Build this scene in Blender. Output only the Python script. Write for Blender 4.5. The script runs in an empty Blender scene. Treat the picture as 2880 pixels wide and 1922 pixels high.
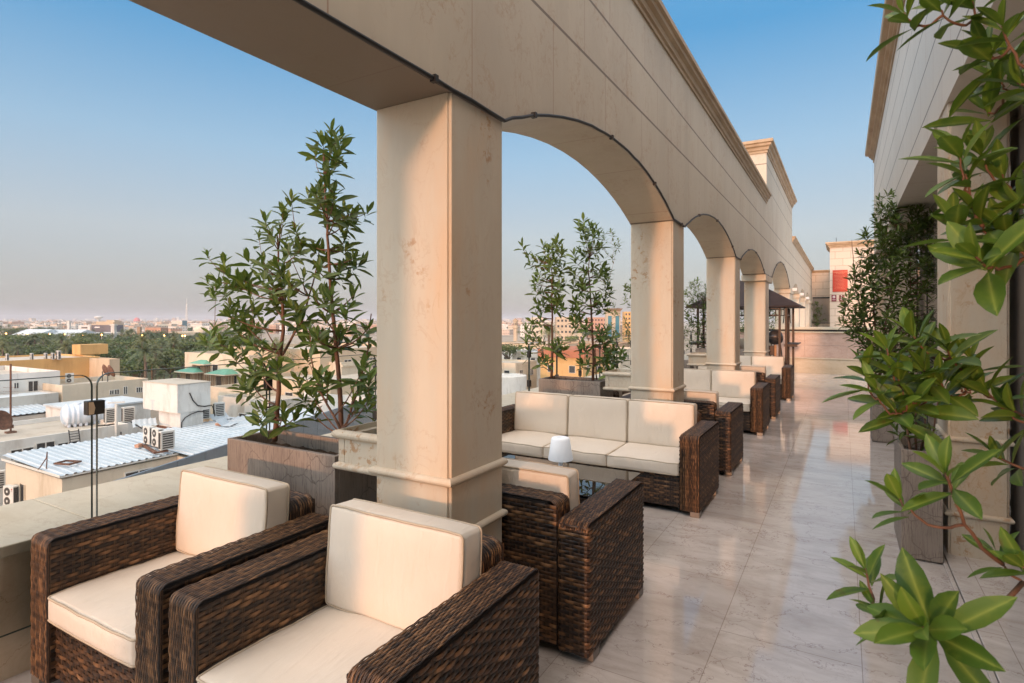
import bpy, bmesh, math, random
from math import radians, sin, cos, pi, sqrt, atan2, hypot
from mathutils import Vector, Matrix, Quaternion
SC = bpy.context.scene
COL = SC.collection
V = Vector

# ------------------------------------------------------------------ camera, sky, sun, exposure
EYE = 1.6
YAW = math.atan(932 / 1600)
FWD = V((-sin(YAW), cos(YAW), 0)); RGT = V((cos(YAW), sin(YAW), 0))
cam_d = bpy.data.cameras.new('camera'); cam = bpy.data.objects.new('camera', cam_d); COL.objects.link(cam)
cam.location = (0, 0, EYE); cam.rotation_euler = (pi / 2, 0, YAW)
cam_d.sensor_width = 36; cam_d.lens = 20; cam_d.shift_y = -61 / 2880
cam_d.clip_start = .05; cam_d.clip_end = 30000
cam_d.dof.use_dof = True; cam_d.dof.focus_distance = 3.6; cam_d.dof.aperture_fstop = 9
SC.camera = cam

SUN_EL, SUN_AZ = radians(4.2), radians(3.6)        # low sun behind the camera, a touch to the right
sun_dir = V((sin(SUN_AZ) * cos(SUN_EL), -cos(SUN_AZ) * cos(SUN_EL), sin(SUN_EL)))
SKYGAIN = 1.75
W = bpy.data.worlds.new("World"); SC.world = W; W.use_nodes = True
wt = W.node_tree; wt.nodes.clear()
wo = wt.nodes.new('ShaderNodeOutputWorld'); wb = wt.nodes.new('ShaderNodeBackground')
sky = wt.nodes.new('ShaderNodeTexSky'); sky.sky_type = 'NISHITA'; sky.sun_disc = False
sky.sun_elevation = SUN_EL; sky.sun_rotation = pi - SUN_AZ
sky.altitude = 600; sky.air_density = 1.0; sky.dust_density = 1.6; sky.ozone_density = 1.6
wb.inputs['Strength'].default_value = 0.15
def _n(typ, **at):
    n = wt.nodes.new(typ)
    for k, v in at.items(): setattr(n, k, v)
    return n
_tc = _n('ShaderNodeTexCoord'); _sx = _n('ShaderNodeSeparateXYZ'); wt.links.new(_tc.outputs['Generated'], _sx.inputs[0])
_rp = _n('ShaderNodeValToRGB'); wt.links.new(_sx.outputs[2], _rp.inputs[0])          # dusty evening air: grey pink at the horizon, blue above it
SKY = [(0, (.385, .37, .375)), (.05, (.45, .44, .455)), (.14, (.49, .53, .575)), (.27, (.33, .50, .67)), (.44, (.085, .325, .62)), (.54, (.12, .36, .65)), (.68, (1.12, 1.14, 1.18)), (1, (1.32, 1.33, 1.37))]  # unseen zenith raised to near white as added fill light
while len(_rp.color_ramp.elements) < len(SKY): _rp.color_ramp.elements.new(.5)
for e_, (p_, c_) in zip(_rp.color_ramp.elements, SKY): e_.position = p_; e_.color = (*c_, 1)
_dt = _n('ShaderNodeVectorMath', operation='DOT_PRODUCT'); wt.links.new(_tc.outputs['Generated'], _dt.inputs[0]); _dt.inputs[1].default_value = sun_dir
_gl = _n('ShaderNodeMapRange'); wt.links.new(_dt.outputs['Value'], _gl.inputs[0]); _gl.inputs[1].default_value = -.2; _gl.inputs[2].default_value = 1; _gl.interpolation_type = 'SMOOTHSTEP'
_gw = _n('ShaderNodeMix', data_type='RGBA'); wt.links.new(_gl.outputs[0], _gw.inputs[0]); _gw.inputs[6].default_value = (1, 1, 1, 1); _gw.inputs[7].default_value = (5.2, 4.15, 3.4, 1)   # brighter towards the low sun
_ml = _n('ShaderNodeMix', data_type='RGBA', blend_type='MULTIPLY'); _ml.inputs[0].default_value = 1; wt.links.new(_rp.outputs[0], _ml.inputs[6]); wt.links.new(_gw.outputs[2], _ml.inputs[7])
_sc = _n('ShaderNodeVectorMath', operation='SCALE'); wt.links.new(_ml.outputs[2], _sc.inputs[0]); _sc.inputs['Scale'].default_value = SKYGAIN
_mx = _n('ShaderNodeMix', data_type='RGBA'); _mx.inputs[0].default_value = .93; wt.links.new(sky.outputs[0], _mx.inputs[6]); wt.links.new(_sc.outputs[0], _mx.inputs[7])
wt.links.new(_mx.outputs[2], wb.inputs['Color']); wt.links.new(wb.outputs[0], wo.inputs['Surface'])
sd = bpy.data.lights.new('sun', 'SUN'); sd.energy = .64; sd.angle = radians(2.0); sd.color = (1, .50, .27)
so = bpy.data.objects.new('sun', sd); COL.objects.link(so)
so.rotation_euler = sun_dir.to_track_quat('Z', 'Y').to_euler()
VS = SC.view_settings; VS.view_transform = 'Standard'; VS.look = 'None'; VS.gamma = 1; VS.use_curve_mapping = False
VS.exposure = 2.0
SC.cycles.max_bounces = 8; SC.cycles.diffuse_bounces = 3; SC.cycles.glossy_bounces = 3
SC.cycles.transparent_max_bounces = 16; SC.cycles.transmission_bounces = 4; SC.cycles.volume_bounces = 0
SC.cycles.caustics_reflective = False; SC.cycles.caustics_refractive = False

# ------------------------------------------------------------------ helpers
def ray(u, v):
    a = (u - 1440) / 1600; b = (900 - v) / 1600
    return FWD + RGT * a + V((0, 0, b))
def P(u, v, z):                 # photograph pixel -> point at height z
    d = ray(u, v); return V((0, 0, EYE)) + d * ((z - EYE) / d.z)
def PY(u, v, y):                # -> point in the plane y
    d = ray(u, v); return V((0, 0, EYE)) + d * (y / d.y)
def PD(u, v, dep):              # -> point at a depth
    return V((0, 0, EYE)) + ray(u, v) * dep

class MB:
    def __init__(s): s.v = []; s.f = []; s.t = []; s.tint = .5; s.g = 0.
    def add(s, vs, fs, tints=None):
        o = len(s.v); s.v.extend([tuple(p) for p in vs])
        s.f.extend([tuple(i + o for i in f) for f in fs])
        s.t.extend(tints if tints else [(s.tint, s.g)] * len(vs))
    def box(s, x0, x1, y0, y1, z0, z1):
        s.add([(x0,y0,z0),(x1,y0,z0),(x1,y1,z0),(x0,y1,z0),(x0,y0,z1),(x1,y0,z1),(x1,y1,z1),(x0,y1,z1)],
              [(0,3,2,1),(4,5,6,7),(0,1,5,4),(1,2,6,5),(2,3,7,6),(3,0,4,7)])
    def obox(s, c, ax, ay, az):     # oriented box: centre and half-axis vectors
        c, ax, ay, az = V(c), V(ax), V(ay), V(az)
        vs = [c + ax*i + ay*j + az*k for k in (-1,1) for i, j in ((-1,-1),(1,-1),(1,1),(-1,1))]
        s.add(vs, [(0,3,2,1),(4,5,6,7),(0,1,5,4),(1,2,6,5),(2,3,7,6),(3,0,4,7)])
    def tube(s, pts, rad, sides=8, closed=False, cap=True):
        pts = [V(p) for p in pts]; n = len(pts)
        rs = rad if isinstance(rad, (list, tuple)) else [rad] * n
        vs = []; prev = None
        for i, p in enumerate(pts):
            if closed: t = pts[(i+1) % n] - pts[i-1]
            else: t = pts[min(i+1, n-1)] - pts[max(i-1, 0)]
            if t.length < 1e-9: t = V((0,0,1))
            t.normalize()
            if prev is None:
                prev = t.orthogonal().normalized()
            a = prev - t * prev.dot(t)
            if a.length < 1e-6: a = t.orthogonal()
            a.normalize(); b = t.cross(a); prev = a
            for k in range(sides):
                w = 2*pi*k/sides; vs.append(p + (a*cos(w) + b*sin(w)) * rs[i])
        fs = []
        for i in range(n if closed else n-1):
            for k in range(sides):
                i2 = (i+1) % n; k2 = (k+1) % sides
                fs.append((i*sides+k, i*sides+k2, i2*sides+k2, i2*sides+k))
        if cap and not closed:
            fs.append(tuple(range(sides))[::-1]); fs.append(tuple((n-1)*sides + k for k in range(sides)))
        s.add(vs, fs)
    def lathe(s, prof, c=(0,0,0), sides=24, axis='z'):   # prof: (radius, height)
        c = V(c); vs = []
        for r, h in prof:
            for k in range(sides):
                w = 2*pi*k/sides; q = (r*cos(w), r*sin(w), h)
                if axis == 'y': q = (q[0], q[2], q[1])
                if axis == 'x': q = (q[2], q[0], q[1])
                vs.append(c + V(q))
        fs = [(i*sides+k, i*sides+(k+1)%sides, (i+1)*sides+(k+1)%sides, (i+1)*sides+k) for i in range(len(prof)-1) for k in range(sides)]
        fs.append(tuple(range(sides))[::-1]); fs.append(tuple((len(prof)-1)*sides+k for k in range(sides)))
        s.add(vs, fs)
    def prism(s, poly, a, b, axis):   # poly in the two other axes, extruded from a to b along axis
        n = len(poly)
        def m(p, w): return (w, p[0], p[1]) if axis == 'x' else ((p[0], w, p[1]) if axis == 'y' else (p[0], p[1], w))
        vs = [m(p, a) for p in poly] + [m(p, b) for p in poly]
        fs = [tuple(range(n))[::-1], tuple(range(n, 2*n))] + [(i, (i+1)%n, n+(i+1)%n, n+i) for i in range(n)]
        s.add(vs, fs)

def obj(name, mb, m, parent=None, bevel=0, smooth=False, seg=2, fix=True):
    me = bpy.data.meshes.new(name); me.from_pydata(mb.v, [], mb.f)
    at = me.attributes.new('tint', 'FLOAT_COLOR', 'POINT')
    buf = []
    for a, g in mb.t: buf.extend((a, g, 0, 1))
    at.data.foreach_set('color', buf)
    if fix and len(mb.f) < 4000:
        bm = bmesh.new(); bm.from_mesh(me); bmesh.ops.recalc_face_normals(bm, faces=bm.faces); bm.to_mesh(me); bm.free()
    me.materials.append(m)
    if smooth:
        me.polygons.foreach_set('use_smooth', [True] * len(me.polygons))
    me.update()
    o = bpy.data.objects.new(name, me); COL.objects.link(o)
    if parent: o.parent = parent
    if bevel:
        b = o.modifiers.new('bevel', 'BEVEL'); b.width = bevel; b.segments = seg; b.limit_method = 'ANGLE'; b.angle_limit = radians(40)
    return o
def tag(o, label=None, cat=None, group=None, kind=None):
    if label: o['label'] = label
    if cat: o['category'] = cat
    if group: o['group'] = group
    if kind: o['kind'] = kind
    return o
def thing(name, label, cat, loc=(0,0,0), rz=0, group=None):
    o = bpy.data.objects.new(name, None); COL.objects.link(o); o.location = loc; o.rotation_euler = (0,0,rz)
    o.empty_display_size = .2
    return tag(o, label, cat, group)
def copy_tree(o, parent=None):
    c = o.copy(); COL.objects.link(c); c.parent = parent
    for ch in o.children: copy_tree(ch, c)
    return c
def dup(root, loc, rz=0, label=None, group=None, scale=None):
    c = copy_tree(root); c.location = loc; c.rotation_euler = (0,0,rz)
    if label: c['label'] = label
    if group: c['group'] = group
    if scale: c.scale = scale if isinstance(scale, (tuple, list)) else (scale,)*3
    return c

def text_obj(fc):
    o = bpy.data.objects.new('lettering', fc); COL.objects.link(o)
    me = bpy.data.meshes.new_from_object(o.evaluated_get(bpy.context.evaluated_depsgraph_get()))
    n = bpy.data.objects.new('lettering', me); COL.objects.link(n); bpy.data.objects.remove(o); return n
# ------------------------------------------------------------------ materials
def nd(t, typ, ins=None, **at):
    n = t.nodes.new(typ)
    for k, v in at.items(): setattr(n, k, v)
    for k, v in (ins or {}).items():
        s = n.inputs[k]
        if isinstance(v, bpy.types.NodeSocket): t.links.new(v, s)
        else: s.default_value = v
    return n
def new_mat(name):
    m = bpy.data.materials.new(name); m.use_nodes = True; t = m.node_tree
    b = t.nodes['Principled BSDF']; return m, t, b
def c4(c): return (c[0], c[1], c[2], 1)
def ramp(t, fac, stops, interp='LINEAR'):
    r = nd(t, 'ShaderNodeValToRGB', {'Fac': fac}); cr = r.color_ramp; cr.interpolation = interp
    while len(cr.elements) < len(stops): cr.elements.new(.5)
    for e, (p, c) in zip(cr.elements, stops):
        e.position = p; e.color = c4(c) if not isinstance(c, (int, float)) else (c, c, c, 1)
    return r.outputs[0]
def mixc(t, f, a, b, mode='MIX'):
    n = nd(t, 'ShaderNodeMix', data_type='RGBA', blend_type=mode)
    for i, v in ((0, f), (6, a), (7, b)):
        if isinstance(v, bpy.types.NodeSocket): t.links.new(v, n.inputs[i])
        else: n.inputs[i].default_value = v if i == 0 else c4(v)
    return n.outputs[2]
def mth(t, op, a, b=0.0, c=None):
    n = nd(t, 'ShaderNodeMath', {0: a, 1: b}, operation=op)
    if c is not None: n.inputs[2].default_value = c
    return n.outputs[0]
def coord(t, scale=(1,1,1), kind='Object', rot=(0,0,0)):
    tc = nd(t, 'ShaderNodeTexCoord')
    mp = nd(t, 'ShaderNodeMapping', {0: tc.outputs[kind], 'Rotation': rot, 'Scale': scale}); return mp.outputs[0]
def geo_pos(t, scale=(1,1,1)):
    g = nd(t, 'ShaderNodeNewGeometry'); return nd(t, 'ShaderNodeMapping', {0: g.outputs['Position'], 'Scale': scale}).outputs[0]
def noise(t, vec, sc, det=4, rough=.55, dist=0):
    return nd(t, 'ShaderNodeTexNoise', {'Vector': vec, 'Scale': sc, 'Detail': det, 'Roughness': rough, 'Distortion': dist}).outputs[0]
def bump(t, b, h, strength=.3, dist=.01):
    n = nd(t, 'ShaderNodeBump', {'Height': h, 'Strength': strength, 'Distance': dist}); t.links.new(n.outputs[0], b.inputs['Normal'])
def plain(name, col, rough=.6, metal=0, var=.12, sc=3.0, bmp=0, spec=.5, dirt=0):
    m, t, b = new_mat(name); v = geo_pos(t)
    f = noise(t, v, sc, 5)
    c = ramp(t, f, [(.3, [x*(1-var) for x in col]), (.7, [min(1, x*(1+var)) for x in col])])
    if dirt:        # irregular stains with a shape of their own
        d = noise(t, geo_pos(t, (1,1,.25)), sc*1.7, 6, .65)
        c = mixc(t, ramp(t, d, [(.52, 0), (.68, dirt)]), c, [col[0]*.45, col[1]*.38, col[2]*.3])
    t.links.new(c, b.inputs['Base Color'])
    b.inputs['Roughness'].default_value = rough; b.inputs['Metallic'].default_value = metal
    b.inputs['Specular IOR Level'].default_value = spec
    if bmp: bump(t, b, noise(t, v, sc*12, 4), bmp, .005)
    return m
M = {}

def stone_mat(name, joints, pale=0):
    m, t, b = new_mat(name); v = geo_pos(t)
    big = noise(t, geo_pos(t, (1,1,.35)), 1.6, 6, .6)
    fine = noise(t, geo_pos(t, (1,1,.12)), 22, 5, .6)
    c = ramp(t, big, [(.25, (.50,.435,.34)), (.5, (.585,.515,.405)), (.75, (.64,.575,.47))])
    c = mixc(t, mth(t, 'MULTIPLY', fine, .35), c, (.44,.37,.29))
    sp = noise(t, v, 19, 5, .72); mk = noise(t, geo_pos(t, (1,1,.7)), 2.6, 4)
    spots = mth(t, 'MULTIPLY', ramp(t, sp, [(.54, 0), (.60, 1)]), ramp(t, mk, [(.54, 0), (.60, 1)]))
    c = mixc(t, mth(t, 'MULTIPLY', spots, .28 if joints else .7), c, (.36,.17,.055))
    if not joints:
        pe = noise(t, geo_pos(t, (1,1,.3)), 2.3, 5, .6); c = mixc(t, ramp(t, pe, [(.47, 0), (.64, .62)]), c, (.60,.41,.25))
    vein = noise(t, geo_pos(t, (1,1,.5)), 7, 5, .6, 1.2)
    vv = ramp(t, mth(t, 'ABSOLUTE', mth(t, 'SUBTRACT', vein, .5)), [(0, 1), (.02, 0)])
    c = mixc(t, mth(t, 'MULTIPLY', vv, mth(t, 'MULTIPLY', ramp(t, mk, [(.4, 0), (.6, 1)]), .35)), c, (.38,.22,.11))
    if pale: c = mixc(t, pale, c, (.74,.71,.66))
    hgt = fine
    if joints:
        g = nd(t, 'ShaderNodeNewGeometry'); s = nd(t, 'ShaderNodeSeparateXYZ', {0: g.outputs['Position']})
        z = s.outputs[2]; y = s.outputs[1]
        jl = None
        for zz in joints:
            d = mth(t, 'LESS_THAN', mth(t, 'ABSOLUTE', mth(t, 'SUBTRACT', z, zz)), .0095)
            jl = d if jl is None else mth(t, 'MAXIMUM', jl, d)
        row = None
        for zz in joints:
            d = mth(t, 'GREATER_THAN', z, zz); row = d if row is None else mth(t, 'ADD', row, d)
        yy = mth(t, 'ADD', y, mth(t, 'MULTIPLY', row, .37))
        fr = mth(t, 'FRACT', mth(t, 'DIVIDE', yy, .83))
        vj = mth(t, 'LESS_THAN', fr, .0085)
        c = mixc(t, mth(t, 'MULTIPLY', vj, .8), c, (.36,.22,.15))
        # every slab its own shade
        idx = mth(t, 'ADD', mth(t, 'FLOOR', mth(t, 'DIVIDE', yy, .83)), mth(t, 'MULTIPLY', row, 17.3))
        wn = nd(t, 'ShaderNodeTexWhiteNoise', {'W': idx}, noise_dimensions='1D').outputs[0]
        c = mixc(t, mth(t, 'MULTIPLY', wn, .22), c, (.50,.44,.37))
        c = mixc(t, mth(t, 'MULTIPLY', jl, .85), c, (.16,.12,.09))
        hgt = mth(t, 'SUBTRACT', mth(t, 'MULTIPLY', fine, .15), mth(t, 'MAXIMUM', jl, mth(t, 'MULTIPLY', vj, .3)))
    t.links.new(c, b.inputs['Base Color'])
    b.inputs['Roughness'].default_value = .55; b.inputs['Specular IOR Level'].default_value = .35
    bump(t, b, hgt, .35, .004)
    return m
M['stone'] = stone_mat('cream limestone', None)
M['stone_wall'] = stone_mat('cream limestone slabs', [2.57, 3.32, 3.71, 4.52, 5.0])
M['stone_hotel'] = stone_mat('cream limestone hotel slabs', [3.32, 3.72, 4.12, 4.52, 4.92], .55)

def ashlar_mat():
    m, t, b = new_mat('ashlar blocks')
    g = nd(t, 'ShaderNodeNewGeometry'); s = nd(t, 'ShaderNodeSeparateXYZ', {0: g.outputs['Position']})
    v = nd(t, 'ShaderNodeCombineXYZ', {0: mth(t, 'ADD', s.outputs[0], s.outputs[1]), 1: s.outputs[2]}).outputs[0]
    br = nd(t, 'ShaderNodeTexBrick', {'Vector': v, 'Color1': c4((.60,.50,.40)), 'Color2': c4((.54,.45,.36)), 'Mortar': c4((.33,.25,.18)), 'Scale': 1, 'Mortar Size': .012, 'Brick Width': .68, 'Row Height': .36})
    br.offset = .5
    f = noise(t, g.outputs['Position'], 3, 5)
    c = mixc(t, mth(t, 'MULTIPLY', f, .3), br.outputs[0], (.50,.42,.34))
    t.links.new(c, b.inputs['Base Color']); b.inputs['Roughness'].default_value = .6
    bump(t, b, br.outputs['Fac'], -.3, .006); return m
M['ashlar'] = ashlar_mat()

def cornice_mat():
    m, t, b = new_mat('moulded sandstone'); f = noise(t, geo_pos(t, (1,.4,1)), 5, 6)
    c = ramp(t, f, [(.3, (.36,.25,.15)), (.7, (.50,.37,.24))]); t.links.new(c, b.inputs['Base Color'])
    b.inputs['Roughness'].default_value = .6; bump(t, b, f, .2, .006); return m
M['cornice'] = cornice_mat()

def marble_mat(name, c1, c2, vein_c, tile=True, rough=.1, pinkish=0):
    m, t, b = new_mat(name)
    g = nd(t, 'ShaderNodeNewGeometry'); pos = g.outputs['Position']
    big = noise(t, geo_pos(t, (.6, 1.6, 1)), 1.5, 7, .62, .5)
    c = ramp(t, big, [(.3, c1), (.52, c2), (.75, [x*.93 for x in c1])])
    st = noise(t, geo_pos(t, (1.0, 2.6, 3)), 2.6, 9, .72, .9)
    c = mixc(t, ramp(t, st, [(.46, 0), (.72, .5)]), c, [c1[0]*.78, c1[1]*.71, c1[2]*.64])
    wob = nd(t, 'ShaderNodeTexNoise', {'Vector': pos, 'Scale': 2.2, 'Detail': 6, 'Roughness': .65})
    mv = nd(t, 'ShaderNodeVectorMath', {0: geo_pos(t, (1, 2.0, 2.0)), 1: wob.outputs['Color']}, operation='ADD').outputs[0]
    vo = nd(t, 'ShaderNodeTexVoronoi', {'Vector': mv, 'Scale': 1.7}, feature='DISTANCE_TO_EDGE').outputs[0]
    vo2 = nd(t, 'ShaderNodeTexVoronoi', {'Vector': mv, 'Scale': 5.5}, feature='DISTANCE_TO_EDGE').outputs[0]
    msk = ramp(t, noise(t, pos, 1.3, 4), [(.42, 0), (.62, 1)])
    ve = mth(t, 'MAXIMUM', ramp(t, vo, [(0, 1), (.012, 0)]), mth(t, 'MULTIPLY', ramp(t, vo2, [(0, 1), (.02, 0)]), mth(t, 'MULTIPLY', msk, .6)))
    c = mixc(t, mth(t, 'MULTIPLY', ve, .5 if tile else .7), c, vein_c)
    rg = mth(t, 'ADD', mth(t, 'MULTIPLY', st, .09 if tile else .16), rough)
    if tile:
        s = nd(t, 'ShaderNodeSeparateXYZ', {0: pos})
        v = nd(t, 'ShaderNodeCombineXYZ', {0: s.outputs[1], 1: mth(t, 'ADD', s.outputs[0], .55)}).outputs[0]
        br = nd(t, 'ShaderNodeTexBrick', {'Vector': v, 'Color1': (1,1,1,1), 'Color2': (.90,.90,.915,1), 'Mortar': (.62,.58,.56,1), 'Scale': 1, 'Mortar Size': .0022, 'Mortar Smooth': .2, 'Brick Width': 1.23, 'Row Height': .625})
        c = mixc(t, 1.0, c, br.outputs[0], 'MULTIPLY')
        bump(t, b, br.outputs['Fac'], -.2, .002)
    t.links.new(c, b.inputs['Base Color']); t.links.new(rg, b.inputs['Roughness'])
    b.inputs['Specular IOR Level'].default_value = .6
    return m
M['floor'] = marble_mat('polished marble floor', (.47,.42,.38), (.63,.585,.545), (.17,.09,.075), rough=.02)
M['marble'] = marble_mat('pink marble cladding', (.40,.265,.21), (.47,.335,.275), (.28,.15,.11), False, .25)
M['beige_marble'] = marble_mat('beige marble', (.44,.34,.23), (.53,.43,.31), (.30,.19,.11), False, .25)
M['coping'] = marble_mat('beige coping', (.52,.45,.33), (.57,.50,.38), (.40,.30,.2), False, .45)

def wicker_mat():
    m, t, b = new_mat('dark woven rattan')
    a = nd(t, 'ShaderNodeAttribute', attribute_name='tint'); s = nd(t, 'ShaderNodeSeparateColor', {0: a.outputs['Color']})
    f = noise(t, coord(t, (1,1,1)), 60, 3)
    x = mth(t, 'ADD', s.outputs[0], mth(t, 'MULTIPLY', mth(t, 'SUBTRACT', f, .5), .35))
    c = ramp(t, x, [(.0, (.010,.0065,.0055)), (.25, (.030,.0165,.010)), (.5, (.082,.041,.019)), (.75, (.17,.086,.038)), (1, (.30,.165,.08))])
    t.links.new(c, b.inputs['Base Color']); b.inputs['Roughness'].default_value = .46; b.inputs['Specular IOR Level'].default_value = .45
    return m
M['wicker'] = wicker_mat()
M['weave_blocker'] = plain('dark weave blocker', (.012,.008,.006), .7)  # dark cores added inside the weave to block light
M['steel_foot'] = plain('brushed steel foot', (.22,.20,.18), .4, .5)

def fabric_mat():
    m, t, b = new_mat('cream canvas'); v = coord(t)
    f = noise(t, v, 2.5, 3); c = ramp(t, f, [(.3, (.66,.575,.475)), (.7, (.70,.62,.52))])
    t.links.new(c, b.inputs['Base Color']); b.inputs['Roughness'].default_value = .85
    b.inputs['Sheen Weight'].default_value = .15; b.inputs['Specular IOR Level'].default_value = .2
    w = noise(t, coord(t, (9, 2.2, 2.2)), 2.2, 3, .5, .8)
    w2 = noise(t, coord(t, (1, 1, 1)), 480, 2)
    bump(t, b, mth(t, 'ADD', w, mth(t, 'MULTIPLY', w2, .08)), .5, .014); return m
M['fabric'] = fabric_mat()
M['piping'] = plain('piping with seam shade', (.47,.385,.285), .8)  # seam shade put into the colour, darker than the canvas

def planter_mat():
    m, t, b = new_mat('cracked taupe planter'); pos = geo_pos(t)
    f = noise(t, geo_pos(t, (1,1,.5)), 3, 6)
    c = ramp(t, f, [(.3, (.215,.172,.14)), (.7, (.335,.275,.225))])
    st = noise(t, geo_pos(t, (22,22,.9)), 4, 5, .6)
    l1 = ramp(t, mth(t, 'ABSOLUTE', mth(t, 'SUBTRACT', st, .5)), [(0, 1), (.035, 0)])
    l1 = mth(t, 'MULTIPLY', l1, ramp(t, noise(t, pos, 4, 3), [(.3, .15), (.55, 1)]))
    wob = nd(t, 'ShaderNodeTexNoise', {'Vector': pos, 'Scale': 5, 'Detail': 4})
    mv = nd(t, 'ShaderNodeVectorMath', {0: geo_pos(t, (4.2,4.2,5.2)), 1: wob.outputs['Color']}, operation='ADD').outputs[0]
    vo = nd(t, 'ShaderNodeTexVoronoi', {'Vector': mv, 'Scale': 1.0}, feature='DISTANCE_TO_EDGE').outputs[0]
    l2 = ramp(t, vo, [(0, 1), (.02, 0)])
    ln = mth(t, 'MAXIMUM', l1, l2)
    c = mixc(t, mth(t, 'MULTIPLY', ln, .72), c, (.075,.048,.038))
    t.links.new(c, b.inputs['Base Color']); b.inputs['Roughness'].default_value = .6
    bump(t, b, mth(t, 'SUBTRACT', 0.0, ln), .25, .003); return m
M['planter'] = planter_mat()
M['soil'] = plain('dry potting soil', (.075,.048,.03), .95, var=.5, sc=25, bmp=.8)
M['pebble'] = plain('grey pebbles', (.14,.12,.10), .6, var=.6, sc=18)

def leaf_mat(name, dark, light, rib, trans=.25, vary=False):
    m, t, b = new_mat(name)
    a = nd(t, 'ShaderNodeAttribute', attribute_name='tint'); s = nd(t, 'ShaderNodeSeparateColor', {0: a.outputs['Color']})
    c = mixc(t, s.outputs[0], dark, light)
    c = mixc(t, mth(t, 'MULTIPLY', mth(t, 'POWER', s.outputs[1], 7), .8), c, rib)
    dv = noise(t, geo_pos(t), 55, 4); c = mixc(t, ramp(t, dv, [(.5, 0), (.72, .35)]), c, [light[0]*1.25, light[1]*.95, light[2]*.9])
    db = noise(t, geo_pos(t), 21, 3); c = mixc(t, ramp(t, db, [(.66, 0), (.72, .7)]), c, (.11,.075,.025))
    if vary:
        r = nd(t, 'ShaderNodeObjectInfo').outputs['Random']
        c = mixc(t, 1.0, c, ramp(t, r, [(0, (.6,.72,.6)), (.35, (1,1,1)), (.7, (1.35,1.2,.8)), (1, (.85,1.0,1.05))]), 'MULTIPLY')
    t.links.new(c, b.inputs['Base Color']); b.inputs['Roughness'].default_value = .42; b.inputs['Specular IOR Level'].default_value = .4
    tr = nd(t, 'ShaderNodeBsdfTranslucent', {'Color': mixc(t, .5, c, (.12,.2,.02))})
    mx = nd(t, 'ShaderNodeMixShader', {0: trans, 1: b.outputs[0], 2: tr.outputs[0]})
    t.links.new(mx.outputs[0], t.nodes['Material Output'].inputs[0]); return m
M['leaf'] = leaf_mat('glossy green leaf', (.026,.058,.013), (.135,.205,.04), (.24,.27,.07))
M['leaf_big'] = leaf_mat('bright green leaf', (.035,.090,.012), (.14,.25,.032), (.28,.37,.07))
M['foliage'] = leaf_mat('park foliage', (.040,.068,.024), (.16,.20,.062), (.1,.12,.04), .2, True)
M['palm'] = leaf_mat('palm frond', (.07,.095,.045), (.21,.225,.11), (.15,.14,.07), .15, True)
def bark_mat():
    m, t, b = new_mat('reddish bark'); f = noise(t, coord(t, (1,1,.3)), 30, 5)
    c = ramp(t, f, [(.3, (.10,.046,.028)), (.7, (.21,.105,.06))]); t.links.new(c, b.inputs['Base Color'])
    b.inputs['Roughness'].default_value = .7; bump(t, b, f, .5, .004); return m
M['bark'] = bark_mat()
M['trunk'] = plain('grey brown palm trunk', (.14,.10,.07), .9, var=.3, sc=2)

def glass_mat(name, tint, refl=1.0):
    m, t, b = new_mat(name); t.nodes.remove(b)
    tr = nd(t, 'ShaderNodeBsdfTransparent', {'Color': c4(tint)}); gl = nd(t, 'ShaderNodeBsdfGlossy', {'Color': (1,1,1,1), 'Roughness': .01})
    fr = nd(t, 'ShaderNodeFresnel', {'IOR': 1.45})
    mx = nd(t, 'ShaderNodeMixShader', {0: mth(t, 'MULTIPLY', fr.outputs[0], refl), 1: tr.outputs[0], 2: gl.outputs[0]})
    t.links.new(mx.outputs[0], t.nodes['Material Output'].inputs[0]); return m
M['glass'] = glass_mat('clear balustrade glass', (.955,.975,.965), .8)
M['glass_edge'] = plain('dark green glass edge', (.07,.09,.08), .15)
M['clamp'] = plain('black clamp', (.015,.014,.013), .4)
M['black'] = plain('black cable rubber', (.012,.012,.013), .45)
M['metal_brown'] = plain('dark brown metal', (.035,.02,.015), .45, .3)
M['roof_brown'] = plain('dark brown canopy fabric', (.04,.026,.026), .75, var=.2)
M['white_lamp'] = plain('white matt plastic', (.80,.81,.82), .45, var=.02)
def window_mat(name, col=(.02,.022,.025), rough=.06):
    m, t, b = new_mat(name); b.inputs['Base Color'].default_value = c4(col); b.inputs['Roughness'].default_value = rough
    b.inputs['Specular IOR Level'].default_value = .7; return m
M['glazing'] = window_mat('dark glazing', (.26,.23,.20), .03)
M['win'] = window_mat('dark window', (.03,.032,.036), .2)
M['blueglass'] = window_mat('navy curtain wall', (.012,.03,.07), .2)
M['tealglass'] = window_mat('teal curtain wall', (.05,.19,.24), .25)
M['table_glass'] = window_mat('smoked table glass', (.022,.017,.012), .015)
def paint(name, col, dirt=.5, sc=.5): return plain(name, col, .8, var=.1, sc=sc, dirt=dirt, spec=.2)
M['white_wall'] = paint('weathered white render', (.64,.62,.58), .5, .45)
M['cream_wall'] = paint('cream render', (.58,.50,.39), .4, .4)
M['grey_wall'] = paint('greyish render', (.50,.47,.42), .6, .35)
M['orange_wall'] = paint('ochre orange render', (.60,.36,.145), .35, .25)
M['sand_wall'] = paint('sand coloured render', (.52,.41,.29), .3, .2)
M['pink_wall'] = paint('terracotta pink render', (.50,.28,.19), .3, .2)
M['brown_wall'] = paint('brown render', (.33,.22,.14), .3, .3)
M['red_wall'] = paint('terracotta red band', (.40,.15,.085), .3, .3)
M['flat_roof'] = paint('dusty flat roof', (.47,.42,.35), .5, .3)
M['pale_roof'] = paint('pale roof membrane', (.52,.57,.60), .35, .35)
M['green_roof'] = plain('turquoise roof sheet', (.10,.30,.22), .5, var=.15, sc=1)
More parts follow.
